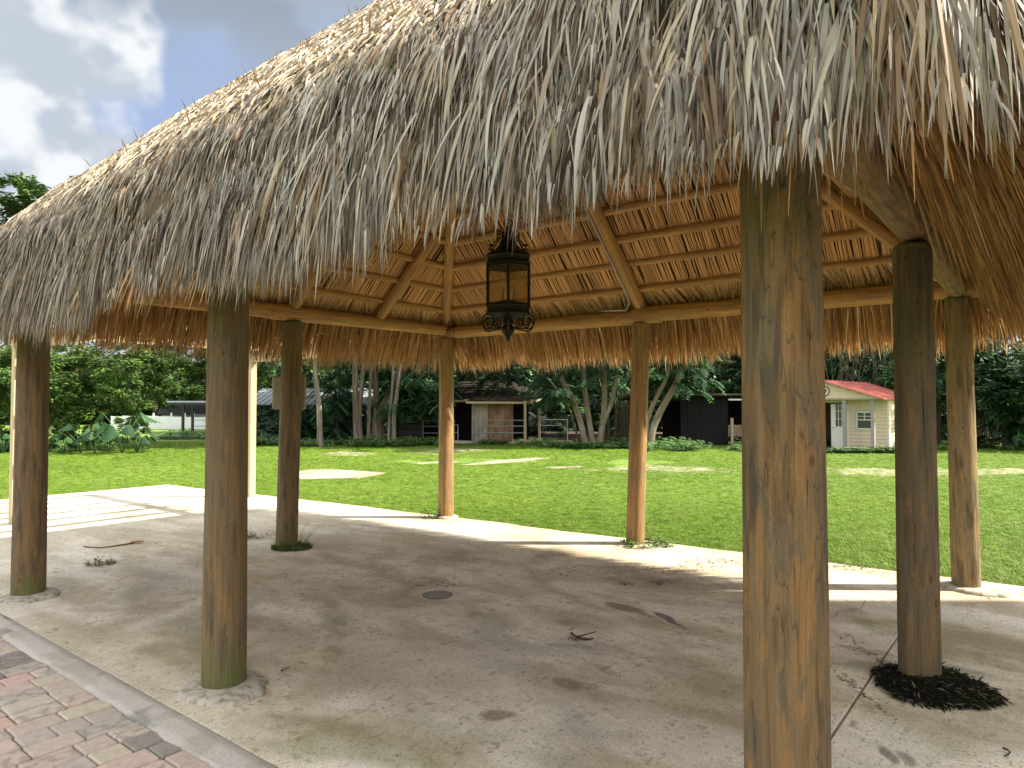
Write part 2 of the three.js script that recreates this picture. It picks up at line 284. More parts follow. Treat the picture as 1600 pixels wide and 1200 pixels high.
    for (let i = 0; i < p.count; i++) uv.setXY(i, (p.getX(i) - x0) / (x1 - x0), (z1 - p.getZ(i)) / (z1 - zmin));
    const map = slabTex(x0, x1, zmin, z1, w, h); map.wrapT = THREE.MirroredRepeatWrapping;
    const b = bump.clone(); b.repeat.set((x1 - x0) / 1.4, (z1 - zmin) / 1.4); b.needsUpdate = true;
    add('slab_section', g, new THREE.MeshStandardMaterial({ map, bumpMap: b, bumpScale: .004, roughness: .86 }), slab);
  }
}
// mortar border strip and pavers
{
  const mapS = tex(1024, 128, (i, j) => { const x = i / 1024 * 8, z = j / 128 * .18; const a = fbm(x * 1.4, z * 5 + 3, 4), b = fbm(x * 4 + 8, z * 9, 4); let c = mix3([.42, .385, .33], [.58, .54, .475], a); c = mix3(c, [.40, .36, .28], sst(.52, .66, b) * .7); c = mix3(c, [.19, .18, .15], sst(.62, .74, fbm(x * 3 + 40, z * 7, 4)) * .7); const k = .82 + .36 * n2(i * .8, j * .8); return c.map(v => v * k); });
  const N = 90, prof = [[SLAB_Z + .004, -.03], [SLAB_Z + .008, .002], [SLAB_Z + .06, .003], [SLAB_Z + .13, .000], [SLAB_Z + .172, -.004], [SLAB_Z + .185, -.04]], P = [], U = [], I = [];
  for (let i = 0; i <= N; i++) { const x = mix(JL, 2.86, i / N); prof.forEach(([z, y], k) => { const e = k > 2 ? .045 * (fbm(x * 3.1 + k, 7, 3) - .5) * 2 : .006 * (n2(x * 6, k) - .5); P.push(x, y + .006 * (fbm(x * 4, k * .5, 3) - .5) * (k > 0 && k < 5 ? 1 : 0), z + e); U.push((x - JL) / 6.7, k / 5); }); }
  for (let i = 0; i < N; i++) for (let k = 0; k < 5; k++) { const q = i * 6 + k; I.push(q, q + 1, q + 6, q + 1, q + 7, q + 6); }
  const g = new THREE.BufferGeometry(); g.setAttribute('position', new THREE.Float32BufferAttribute(P, 3)); g.setAttribute('uv', new THREE.Float32BufferAttribute(U, 2)); g.setIndex(I); g.computeVertexNormals();
  const sb = tex(256, 256, (i, j) => { const v = .6 * n2(i * .6, j * .6) + .4 * fbm(i * .1, j * .1, 3); return [v, v, v]; }, false); sb.repeat.set(14, 1);
  const m = struct('mortar_strip', g, new THREE.MeshStandardMaterial({ map: mapS, bumpMap: sb, bumpScale: .003, roughness: .9, side: THREE.DoubleSide })); m.position.set(HC[0], 0, HC[1]); m.rotation.y = PHI;

  const patio = new THREE.Group(); patio.name = 'paver_patio'; patio.userData.kind = 'structure'; patio.position.set(HC[0], 0, HC[1]); patio.rotation.y = PHI; scene.add(patio);
  const bed = new THREE.PlaneGeometry(12, 4.5); bed.rotateX(-Math.PI / 2); bed.translate(0, -.034, 3.02 + 2.25);
  add('joint_sand', bed, std([.09, .082, .065], 1), patio);
  const grain = [0, 1, 2].map(k => tex(256, 256, (i, j) => { const a = n2(i * .85 + k * 40, j * .85), b = fbm(i * .045 + k * 9, j * .045, 4); const v = .70 + .34 * a + .3 * (b - .5); const d = sst(.45, .85, fbm(i * .03 + k * 31 + 5, j * .03 + 2, 5) + (a - .5) * .25) * (k === 1 ? .5 : .15); return [v * (1 - d * .72), v * (1 - d * .68), v * (1 - d * .72)]; }));
  const pb = tex(256, 256, (i, j) => { const v = .75 * n2(i * .7, j * .7) + .25 * n2(i * .12, j * .12); return [v, v, v]; }, false);
  const tints = [[.62, .52, .42], [.68, .455, .375], [.63, .545, .405], [.54, .465, .385], [.66, .50, .415], [.60, .485, .40], [.34, .305, .26], [.48, .44, .29]];
  const mats = []; tints.forEach(t => grain.forEach(m => mats.push(new THREE.MeshStandardMaterial({ color: col(...t), map: m, bumpMap: pb, bumpScale: .0025, roughness: .92 }))));
  const geos = {};
  const mk = (lx, lz, v) => geos[`${lx}_${lz}_${v}`] ??= (() => {
    const g = new RoundedBoxGeometry(lx, .06, lz, 2, .011); const p = g.attributes.position, uv = g.attributes.uv;
    for (let i = 0; i < p.count; i++) { const x = p.getX(i), y = p.getY(i), z = p.getZ(i); if (y > 0) p.setY(i, y + .0035 * (n2(x * 25 + v * 9, z * 25) - .5)); p.setX(i, x + .003 * (n2(z * 40 + v * 5, 3 + Math.sign(x) * 4) - .5)); uv.setXY(i, x / .26 + .5 + v * .17, z / .26 + .5 + v * .31); }
    g.computeVertexNormals(); return g;
  })();
  const r = rng(4), CW = .152; let ci = 0;
  for (let x = -3.9; x < 2.3; x += CW, ci++) {
    let z = 3.035 + r() * .02;
    const [, wz] = toWorld(x, z); let n = 0;
    while (z < 5.6) {
      let len = r() < .62 ? .226 : .152; if (n === 0) len = [.152, .226, .1][Math.floor(r() * 3)];
      const [gx, gz] = toWorld(x + CW / 2, z + len / 2); n++;
      const seen = gx < 0.15 && -gz > 2.55 && gx / -gz > -.95;
      if (seen) { const grime = r(); const k = (z < 3.35 && grime < .22) ? 6 : Math.floor(r() * 6.0 + (r() < .05 ? 2 : 0)); const mm = mats[k * 3 + Math.floor(r() * 3)]; const v = Math.floor(r() * 4); const m = new THREE.Mesh(mk(CW - .0065, len - .0065, v), mm); m.name = 'paver'; m.position.set(x + CW / 2, -.036 + (r() - .5) * .005, z + len / 2); m.rotation.set((r() - .5) * .012, (r() < .5 ? Math.PI : 0) + (r() - .5) * .02, (r() - .5) * .012); m.castShadow = m.receiveShadow = true; patio.add(m); }
      z += len;
    }
  }
}

// ------------------------------------------------------------------ the thatched hut
const hut = thing('thatched_hut', 'large open tiki hut with shaggy grey palm thatch roof on eight round timber posts', 'hut', [HC[0], 0, HC[1]], PHI);
const postSpots = { A: [-HL, HW], B: [0, HW], C: [HL, HW], D: [-HL, 0], E: [-HL, -HW], F: [0, -HW], G: [HL, 0], H: [HL, -HW] };
const postFix = { D: [-.01, .05], F: [-.10, 0], H: [.02, -.02] };
{
  const radii = { A: .122, B: .116, C: .119, D: .118, E: .108, F: .104, G: .109, H: .108 };
  const mats = { A: postMatA, B: postMatB, C: postMatC, D: postMatA, E: postMatF, F: postMatF, G: postMatG, H: postMatH };
  let s = 1; for (const k of Object.keys(postSpots)) { const [x, z] = postSpots[k], [fx, fz] = postFix[k] ?? [0, 0]; const g = logGeo([x + fx, -.08, z + fz], [x, 2.56, z], radii[k] * 1.03, radii[k] * .95, s * 2.3, 36, .022); g.rotateY(0); add('post', g, mats[k], hut); s++; }
  // broken concrete collars round four of the posts
  const cm = (() => { const m = tex(256, 256, (i, j) => { const a = fbm(i * .03, j * .03, 4), b = n2(i * .7, j * .7); let c = mix3([.36, .325, .26], [.52, .475, .40], a); c = mix3(c, [.24, .21, .13], sst(.5, .85, fbm(i * .05 + 30, j * .05, 5) + (b - .5) * .2)); return c.map(v => v * (.75 + .5 * b)); }); return new THREE.MeshStandardMaterial({ map: m, roughness: .95 }); })();
  const collar = (x, z, rx, rz, rot, seed, h = .035) => {
    const N = 40, P = [], U = [], I = []; const rings = [[0, h], [.55, h * 1.05], [.82, h * .95], [.95, h * .7], [1.0, h * .15], [1.0, -.03]];
    rings.forEach(([f, y]) => { for (let i = 0; i < N; i++) { const a = i / N * 2 * Math.PI; const k = f * (1 + .22 * (fbm3(Math.cos(a) * 1.5 + seed, Math.sin(a) * 1.5, seed, 3) - .5) * 2 * f); const px = Math.cos(a) * rx * k, pz = Math.sin(a) * rz * k; P.push(x + px * Math.cos(rot) - pz * Math.sin(rot), y + (f > 0 && y > 0 ? .008 * (fbm(px * 16 + seed, pz * 16, 4) - .5) * 2 : 0), z + px * Math.sin(rot) + pz * Math.cos(rot)); U.push(px * 2.5, pz * 2.5); } });
    for (let k = 0; k < 5; k++) for (let i = 0; i < N; i++) { const a = k * N + i, b = k * N + (i + 1) % N; I.push(a, b, a + N, b, b + N, a + N); }
    const g = new THREE.BufferGeometry(); g.setAttribute('position', new THREE.Float32BufferAttribute(P, 3)); g.setAttribute('uv', new THREE.Float32BufferAttribute(U, 2)); g.setIndex(I); g.computeVertexNormals(); cm.side = THREE.DoubleSide; add('concrete_collar', g, cm, hut);
  };
  collar(.03, HW + .01, .27, .225, 0, 3, .03); collar(-HL + .06, HW, .25, .22, 0, 7, .022); collar(HL + .09, -HW + .02, .27, .2, .1, 11, .03); collar(-HL + .02, -HW, .17, .17, 0, 17, .03);
}
// plates, rafters, purlins
const yi = q => 2.84 + .9 * (HW - q);              // underside of the thatch; q = distance from the ridge line outwards
{
  const PY = 2.65; const lg = (n, a, b, r0, r1, m, s, sag = 0) => add(n, logGeo(a, b, r0, r1, s, 20, .04, sag), m, hut);
  lg('plate_log', [-HL - .34, PY - .015, -HW], [.25, PY - .02, -HW], .078, .088, logMat, 3); lg('plate_log', [-.1, PY + .005, -HW], [HL + .3, PY - .02, -HW], .092, .085, logMat, 5);
  lg('plate_log', [-HL, PY + .03, -HW - .1], [-HL, PY, .35], .075, .09, logMat, 7); lg('plate_log', [-HL, PY + .01, .1], [-HL, PY, HW + .26], .088, .085, logMat, 9);
  lg('plate_log', [-HL - .3, PY - .01, HW], [.1, PY, HW], .085, .088, logMatDk, 11); lg('plate_log', [-.1, PY, HW], [HL + .3, PY, HW], .088, .09, logMatDk, 13);
  lg('plate_log', [HL, PY + .045, HW + .26], [HL, PY + .02, -.07], .125, .098, logMatDk, 15); lg('plate_log', [HL + .02, PY + .005, .0], [HL, PY - .02, -HW - .16], .1, .082, logMatDk, 17);
  const yr = q => yi(q) - .115, hipEnd = .12;
  for (const [sx, sz] of [[-1, -1], [-1, 1], [1, -1], [1, 1]]) lg('hip_rafter', [sx * (HL + .05), yr(HW) + .03, sz * (HW + .05)], [sx * (.55 + hipEnd), yr(hipEnd), sz * hipEnd], .075, .06, logMat, 21 + sx * 2 + sz, 0);
  for (const sz of [-1, 1]) lg('rafter', [.0, yr(HW + .1) + .02, sz * (HW + .1)], [0, yr(.1), sz * .1], .072, .06, logMat, 31 + sz);
  for (const sx of [-1, 1]) lg('rafter', [sx * (HL + .1), yr(HW + .1) + .02, 0], [sx * .65, yr(.1), 0], .078, .062, logMat, 35 + sx);
  for (const [x, z] of [[-1, -.5], [-1, .5]]) { const zz = z * HW; lg('rafter', [-(HL + .08), yr(HW + .08) + .02, zz], [-(.55 + 1.5), yr(1.5), zz], .072, .062, logMat, 41 + z * 3); }
  lg('rafter', [HL - .1, yr(HW) + .0, -HW * .93], [1.1, yr(.6), -.35], .06, .05, logMat, 47);
  lg('ridge_log', [-.75, yr(0) + .03, 0], [.75, yr(0) + .03, 0], .07, .07, logMat, 51);
  for (let k = 0; k < 9; k++) { const q = HW - .14 - k * .264; if (q < .12) break; const y = yi(q) - .038, r = .041; const j = rng(k + 5);
    for (const sz of [-1, 1]) lg('purlin', [-(.55 + q) - .05, y + (j() - .5) * .03, sz * q], [(.55 + q) + .05, y + (j() - .5) * .03, sz * (q + (j() - .5) * .04)], r * (.8 + j() * .4), r * (.8 + j() * .4), poleMat, 60 + k * 4 + sz, (j() - .5) * .05);
    for (const sx of [-1, 1]) lg('purlin', [sx * (.55 + q), y + .004, -q - .03], [sx * (.55 + q), y + (j() - .5) * .02, q + .03], r * (.9 + j() * .25), r * (.9 + j() * .25), poleMat, 62 + k * 4 + sx); }
  // outer ledger pole in the eave
  for (const sz of [-1, 1]) lg('eave_pole', [-(HL + .38), yi(HW + .34) - .02, sz * (HW + .34)], [HL + .38, yi(HW + .34) - .02, sz * (HW + .34)], .03, .03, poleMat, 120 + sz);
  for (const sx of [-1, 1]) lg('eave_pole', [sx * (HL + .34), yi(HW + .34) - .02, -(HW + .38)], [sx * (HL + .34), yi(HW + .34) - .02, HW + .38], .03, .03, poleMat, 124 + sx);
  // electrical conduit down the middle rafter and along the plate
  const cur = new THREE.CatmullRomCurve3([[-.095, yr(.6) - .0, -.6], [-.095, yr(1.6), -1.6], [-.095, yr(2.35), -2.35], [-.10, yr(2.44) - .02, -2.45], [-.15, PY + .06, -2.47], [-.5, PY + .085, -2.5]].map(p => new THREE.Vector3(...p)), false, 'catmullrom', .1);
  add('conduit', new THREE.TubeGeometry(cur, 60, .011, 8), std([.42, .41, .38], .5), hut);
  // wire lashing at the far corner
  for (let k = 0; k < 3; k++) { const t = new THREE.TorusGeometry(.095, .004, 6, 24); t.rotateY(Math.PI / 2 + k * .5 - .5); t.translate(-HL + .14 + .015 * k, PY - .01, -HW); add('lashing_wire', t, std([.05, .045, .04], .6), hut); }
}
// thatch
const yoT = [[0, 5.82], [.47, 5.38], [1.64, 4.30], [2.70, 3.23], [2.88, 2.98], [2.99, 2.77], [3.05, 2.56], [3.09, 2.36], [3.11, 2.16]];
const yo = q => { for (let i = 0; i < yoT.length - 1; i++) if (q <= yoT[i + 1][0]) { const a = yoT[i], b = yoT[i + 1]; return mix(a[1], b[1], (q - a[0]) / (b[0] - a[0])); } return 2.12; };
const rcOf = q => Math.min(.28, q * .8);
// point on the rounded ring at distance q: side 0..3 = +z, -x, -z, +x
function ringAt(q, side, f) {                        // f in 0..1 along the straight part; >1 means within the corner that follows (1..2)
  const ax = .66 + q, az = q, rc = rcOf(q); let x, z, nx, nz;
  const straight = side % 2 === 0 ? ax - rc : az - rc;
  const S = [[0, 1], [-1, 0], [0, -1], [1, 0]][side], T = [[-1, 0], [0, -1], [1, 0], [0, 1]][side], off = side % 2 === 0 ? az : ax;
  if (f <= 1) { const t = mix(-straight, straight, f); x = S[0] * off + T[0] * t; z = S[1] * off + T[1] * t; nx = S[0]; nz = S[1]; }
  else { const a = (f - 1) * Math.PI / 2; nx = S[0] * Math.cos(a) + T[0] * Math.sin(a); nz = S[1] * Math.cos(a) + T[1] * Math.sin(a); x = S[0] * (off - rc) + T[0] * straight + nx * rc; z = S[1] * (off - rc) + T[1] * straight + nz * rc; }
  return [x, z, nx, nz];
}
const sideLen = (q, side) => 2 * ((side % 2 === 0 ? .66 + q : q) - rcOf(q)), cornLen = q => rcOf(q) * Math.PI / 2;
function randRing(r, q, side) { const l = sideLen(q, side), c = cornLen(q), t = r() * (l + c); return ringAt(q, side, t < l ? t / l : 1 + (t - l) / c); }
const leafMat = new THREE.MeshPhysicalMaterial({ vertexColors: true, roughness: .72, side: THREE.DoubleSide, transmission: .12, thickness: 0, specularIntensity: .5 });
const fringeMat = new THREE.MeshPhysicalMaterial({ vertexColors: true, roughness: .85, side: THREE.DoubleSide, transmission: .35, thickness: 0, specularIntensity: .3 });
const stalkMat = new THREE.MeshStandardMaterial({ vertexColors: true, roughness: .7, side: THREE.DoubleSide });
const GREY = [.30, .262, .22], SILV = [.42, .372, .315], TAN = [.60, .475, .32], BRN = [.19, .12, .065], OLV = [.30, .285, .17], ORG = [.62, .33, .125];
{
  // packed core between outer leaves and inner stalks
  const ringPts = (q, y) => { const o = []; for (let s = 0; s < 4; s++) { for (let i = 0; i < 24; i++) { const [x, z] = ringAt(q, s, i / 24); o.push([x, y, z]); } for (let i = 0; i < 6; i++) { const [x, z] = ringAt(q, s, 1 + i / 6); o.push([x, y, z]); } } return o; };
  const qs = [.03, .6, 1.2, 1.8, 2.4, 2.75, 2.88, 2.97, 3.01], mb = new MB(), cc = [.10, .066, .036];
  const rings = qs.map(q => ringPts(q, yo(q) - .07)); rings.push(ringPts(3.01, 2.5)); for (const q of [2.85, 2.2, 1.4, .7, .03]) rings.push(ringPts(q, yi(q) + .03)); rings.push(rings[0]);
  rings.forEach(rg => rg.forEach(p => mb.v(...p, cc))); const n = rings[0].length;
  for (let k = 0; k < rings.length - 1; k++) for (let i = 0; i < n; i++) { const a = k * n + i, b = k * n + (i + 1) % n; mb.t(a, a + n, b); mb.t(b, a + n, b + n); }
  add('thatch_core', mb.geo(), new THREE.MeshStandardMaterial({ vertexColors: true, roughness: 1, side: THREE.DoubleSide }), hut);
}
const tint = (c, r, k = .3) => { const m = 1 - k + 2 * k * r(); return [c[0] * m, c[1] * m * (.98 + .04 * r()), c[2] * m * (.94 + .12 * r())]; };
const pickOuter = (r, upper, damp) => { const t = r(); if (upper) return tint(t < .5 ? TAN : t < .74 ? SILV : t < .9 ? GREY : BRN, r, .3); return tint(t < .36 ? GREY : t < .53 ? SILV : t < .53 + .02 * damp ? OLV : t < .73 ? [.36, .285, .205] : t < .88 ? BRN : [.075, .052, .033], r, .4); };
{
  const r = rng(11), up = new MB(), sk = new MB();
  const shed = (side, x) => 1;
  // slopes
  const dens = [2100, 300, 300, 350];
  for (let side = 0; side < 4; side++) for (let band = 0; band < 30; band++) {
    const q0 = .02 + band * .1, q1 = q0 + .1, qm = (q0 + q1) / 2; if (qm > 2.9) break; const area = (sideLen(qm, side) + cornLen(qm)) * .1 * 1.36, n = Math.round(area * dens[side]);
    for (let i = 0; i < n; i++) {
      const q = mix(q0, q1, r()), [x, z, nx, nz] = randRing(r, q, side); const tx = -nz, tz = nx;
      const lump = .05 * (fbm(x * 1.7 + z, z * 1.7 - x + q * 2, 3) - .5);
      const y = yo(q) + lump - .03 + .035 * r(), yaw = (r() - .5) * 1.9, lift = .05 + .28 * r();
      const sl = q > 2.8 ? -1.5 : -.92, il = 1 / Math.hypot(1, sl); let d = [nx * il, sl * il + lift, nz * il]; d = [d[0] * Math.cos(yaw) + tx * Math.sin(yaw), d[1], d[2] * Math.cos(yaw) + tz * Math.sin(yaw)];
      const roll = (r() - .5) * 1.1, sd = norm([tx * Math.cos(yaw) - nx * Math.sin(yaw), roll, tz * Math.cos(yaw) - nz * Math.sin(yaw)]);
      const far = side !== 0; strip(up, [x, y, z], d, sd, .09 + .16 * r(), (far ? .04 : .010 + .015 * r()), far ? 2 : 2, .5 + .9 * r(), (r() - .5) * 1.6, pickOuter(r, true, 0), 0, .9 + .3 * r());
    }
  }
  // a few broken stems poking out of the upper slope
  for (let i = 0; i < 46; i++) { const q = .6 + 2.1 * r(), [x, z, nx, nz] = randRing(r, q, 0); strip(up, [x, yo(q) - .02, z], [nx * .3 + (r() - .5) * .5, .9, nz * .3 + (r() - .5) * .5], [-nz, 0, nx], .05 + .08 * r(), .016, 2, .3, 0, tint([.32, .19, .08], r), .8); }
  add('roof_thatch', up.geo(), leafMat, hut, 'stuff');
  // shaggy skirt that bends over the eave
  const per = [4600, 1300, 500, 3000];
  for (let side = 0; side < 4; side++) {
    const n = Math.round(per[side] * (sideLen(3.05, side) + cornLen(3.05)) / 9);
    for (let i = 0; i < n; i++) {                      // one torn fan of leaflets at a time
      const low = r(); const q0 = 2.86 + .24 * Math.pow(low, .8), l = sideLen(q0, side), cc = cornLen(q0), t0 = r() * (l + cc), by = (r() - .5) * 1.1, m = 5 + Math.floor(r() * 9), base = pickOuter(r, false, 1), thin = r() < .16;
      for (let j = 0; j < m; j++) {
        const q = clamp(q0 + (r() - .5) * .05, 2.84, 3.105), tt = clamp(t0 + (r() - .5) * .07, 0, l + cc), [x, z, nx, nz] = ringAt(q, side, tt < l ? tt / l : 1 + (tt - l) / cc), tx = -nz, tz = nx, a = x * tx + z * tz + side * 20;
        const cl = fbm(a * 2.1, 3 + side, 3);
        const e = .015, slope = (yo(q + e) - yo(q - e)) / (2 * e), il = 1 / Math.hypot(1, slope);
        const yaw = by * .7 + (m > 1 ? j / (m - 1) - .5 : 0) * 1.1 + (r() - .5) * .5, lift = .03 + .38 * r() * r();
        let d = [nx * (il + lift), slope * il + .1 * r(), nz * (il + lift)]; d = [d[0] + tx * Math.sin(yaw) * .75, d[1], d[2] + tz * Math.sin(yaw) * .75];
        const lump = (fbm(a * 3.2, q * 9 + side, 3) - .5) * .17, y = yo(q) - .045 + .06 * r() + lump * .3;
        const notch = side === 0 ? .03 * sst(1.7, 2.1, x) + .10 * sst(1.85, 2.05, x) * (1 - sst(2.45, 2.65, x)) : 0;
        const tipY = 1.93 + notch - (side === 0 ? .06 * (1 - sst(-.2, 1.2, x)) : 0) + .36 * (1 - cl) + (low < .45 ? .36 * r() : .2 * r() * r()) + (r() < .08 ? -.09 * r() : 0);
        const len = Math.max(.09, Math.min(.55, (y - tipY) * (1.0 + .12 * r()))) * (low < .72 ? .16 + .32 * r() : .62 + .45 * r());
        const sd = norm([tx + nx * (r() - .5) * 1.4, (r() - .5) * .6, tz + nz * (r() - .5) * 1.4]);
        const near = sst(1.0, 3.0, x), wd = thin ? .0025 + .003 * r() : .0055 + (.0075 + .003 * near) * Math.pow(r(), 1.2) * Math.min(1, .25 + len / .26);
        const jc = .78 + .44 * r(), c = base.map(v => v * jc);
        strip(sk, [x + nx * (.03 * r() + lump), y, z + nz * (.03 * r() + lump)], d, sd, len, wd, side === 0 || side === 3 ? 4 : 3, .9 + 2.2 * r() * r() + .3 * r(), (r() - .5) * 3.4, c, side === 0 && r() < .5 ? .5 : 0, .85 + .3 * r());
      }
    }
  }
  add('eave_thatch', sk.geo(), leafMat, hut, 'stuff');
  // brown fringe under the eave, seen from inside
  const fr = new MB(), perF = [450, 700, 780, 330];
  for (let side = 0; side < 4; side++) {
    const n = Math.round(perF[side] * sideLen(3, side));
    for (let i = 0; i < n; i++) {
      const q = side % 2 ? 2.44 + .58 * r() : 2.6 + .42 * r(), [x, z, nx, nz] = randRing(r, q, side), tx = -nz, tz = nx, a = x * tx + z * tz + side * 20, cl = fbm(a * 2.3 + 9, side, 3), c2 = n2(a * 9, side + 40);
      const y = yi(q) + .0 + .03 * r(), tip = 1.97 + (side === 0 ? .15 * sst(1.7, 2.1, x) : 0) + .18 * (1 - cl) + .15 * r() * r() + (3.02 - q) * .25 - (r() < .05 ? .07 : 0);
      const d = [nx * (.5 + .3 * r()) + tx * ((c2 - .5) * .5 + (r() - .5) * .35), -.75, nz * (.5 + .3 * r()) + tz * ((c2 - .5) * .5 + (r() - .5) * .35)];
      const len = Math.max(.12, (y - tip) * 1.06); const t = r(); const c = tint(t < .5 ? [.52, .295, .125] : t < .76 ? [.24, .13, .055] : t < .9 ? [.42, .23, .10] : [.68, .51, .30], r, .3);
      strip(fr, [x, y, z], d, [tx + nx * (r() - .5), 0, tz + nz * (r() - .5)], len * (side === 3 ? .75 + .45 * r() : 1), side === 3 ? .008 + .022 * r() * r() : .006 + .012 * r(), 4, 1.1, (r() - .5) * (side === 3 ? 3 : 2), side === 3 ? c.map((v, h) => v * [.85, .82, .8][h] * (.55 + .8 * c2)) : c, 0, 1.1 + .3 * r());
    }
  }
  add('eave_fringe', fr.geo(), fringeMat, hut, 'stuff');
  // ceiling: close rows of leaf stalks between the purlins
  const st = new MB();
  const stalk = (q0, q1, side, t, rad, c, dt) => {          // t: signed metres along the side
    const S = [[0, 1], [-1, 0], [0, -1], [1, 0]][side], T = [[-1, 0], [0, -1], [1, 0], [0, 1]][side]; let prev = null;
    for (const [q, tt, dy] of [[q0, t, -.02], [mix(q0, q1, .5), t + dt * .5, -.006], [q1, t + dt, .012]]) {
      const off = (side % 2 === 0 ? q : .55 + q), y = yi(q) + dy, row = [];
      for (const [o, dd] of [[-1, .3], [-.5, -.75], [.5, -.75], [1, .3]]) { const b = tt + o * rad; row.push(st.v(S[0] * off + T[0] * b, y + dd * rad, S[1] * off + T[1] * b, c)); }
      if (prev) for (let k = 0; k < 3; k++) { st.t(prev[k], prev[k + 1], row[k]); st.t(prev[k + 1], row[k + 1], row[k]); } prev = row;
    }
  };
  for (let side = 0; side < 4; side++) for (let k = 0; k < 10; k++) {
    const q0 = HW - .14 - k * .264 + .02, q1 = Math.max(.02, q0 - .30), half = (side % 2 === 0 ? .55 + q0 : q0); if (q0 < .05) break;
    for (let t = -half; t < half; t += .0165 + .006 * r()) { if (r() < .05) continue; const lim = (side % 2 === 0 ? .55 : 0); let qq = q1; if (Math.abs(t) > lim + q1) qq = Math.min(q0 - .02, Math.abs(t) - lim); const g = n2(t * 4 + k * 9, side * 5 + k); const c = tint(r() < .82 ? ORG : [.48, .26, .10], r, .2).map(v => v * (.82 + .36 * g)); stalk(q0 + (r() - .5) * .02, qq, side, t, .0060 + .0030 * r(), c, (r() - .5) * .035); }
  }
  // leafy ends between the plate and the first purlin
  for (let side = 0; side < 4; side++) { const half = (side % 2 === 0 ? .55 : 0) + HW; for (let t = -half; t < half; t += .0042) { const S = [[0, 1], [-1, 0], [0, -1], [1, 0]][side], T = [[-1, 0], [0, -1], [1, 0], [0, 1]][side]; const q = HW - .16 + (r() - .5) * .04, off = side % 2 === 0 ? q : .55 + q, sw = (n2(t * 3.1, side * 9) - .35) * 1.5 + (r() - .5) * .5; strip(st, [S[0] * off + T[0] * t, yi(q) - .008 + .02 * r(), S[1] * off + T[1] * t], [S[0] + T[0] * sw, -.84, S[1] + T[1] * sw], [T[0], (r() - .5) * .7, T[1]], .26 + .14 * r(), .009 + .011 * r(), 3, .35, (r() - .5) * 1.3, tint(r() < .75 ? [.68, .41, .17] : [.34, .185, .075], r, .28)); } }
  for (let i = 0; i < 420; i++) { const side = Math.floor(r() * 4), k = Math.floor(r() * 9), q = HW - .14 - k * .264 - .1 * r(); const half = (side % 2 === 0 ? .55 + q : q), t = (r() * 2 - 1) * half, S = [[0, 1], [-1, 0], [0, -1], [1, 0]][side], T = [[-1, 0], [0, -1], [1, 0], [0, 1]][side], off = side % 2 === 0 ? q : .55 + q; strip(st, [S[0] * off + T[0] * t, yi(q) - .01, S[1] * off + T[1] * t], [S[0] * .8 + T[0] * (r() - .5), -.7, S[1] * .8 + T[1] * (r() - .5)], [T[0], .2, T[1]], .06 + .14 * r(), .006 + .006 * r(), 3, 1.2 * r(), (r() - .5) * 2, tint([.6, .38, .17], r, .3)); }
  add('ceiling_stalks', st.geo(), stalkMat, hut, 'stuff');
}
// the nearest leaves, one by one
{
  const r = rng(91), vars = [];
  const mats = [GREY, SILV, [.43, .39, .32], [.47, .43, .34], [.36, .29, .21], [.27, .21, .15], [.46, .41, .31]].map(c => new THREE.MeshPhysicalMaterial({ color: col(...c), roughness: .65, side: THREE.DoubleSide, transmission: .12, thickness: 0 }));
  const brownM = [[.33, .225, .125], [.40, .28, .155], [.28, .19, .10]].map(c => new THREE.MeshPhysicalMaterial({ color: col(...c), roughness: .75, side: THREE.DoubleSide, transmission: .2, thickness: 0 }));
  for (let k = 0; k < 14; k++) { const mb = new MB(); strip(mb, [0, 0, 0], [(r() - .5) * .35, -.8, .55], [1, (r() - .5) * .3, 0],  .26 + .16 * r(), .008 + .009 * r(), 9, 1.2 + 1.2 * r(), (r() - .5) * 4, [1, 1, 1], .6); const g = mb.geo(); g.deleteAttribute('color'); vars.push(g); }
  for (let i = 0; i < 300; i++) {
    const side = i < 200 ? 0 : 3, q = 2.88 + .2 * r(); let f;
    if (side === 0) f = i % 5 === 4 ? 1 : .0 + .32 * r(); else f = r() < .5 ? 1 + r() : .45 + .55 * r();
    const [x, z, nx, nz] = ringAt(q, side, f); const m = new THREE.Mesh(vars[Math.floor(r() * 14)], side === 3 && r() < .7 ? brownM[Math.floor(r() * 3)] : mats[Math.floor(r() * mats.length)]);
    m.name = 'thatch_leaf'; m.position.set(x + nx * .03, yo(q) - .0 + .03 * r(), z + nz * .03); m.rotation.set((r() - .5) * .2, Math.atan2(nx, nz) + (r() - .5) * .5, (r() - .5) * .4); m.scale.setScalar(.8 + .35 * r()); m.castShadow = m.receiveShadow = true; hut.add(m);
  }
}

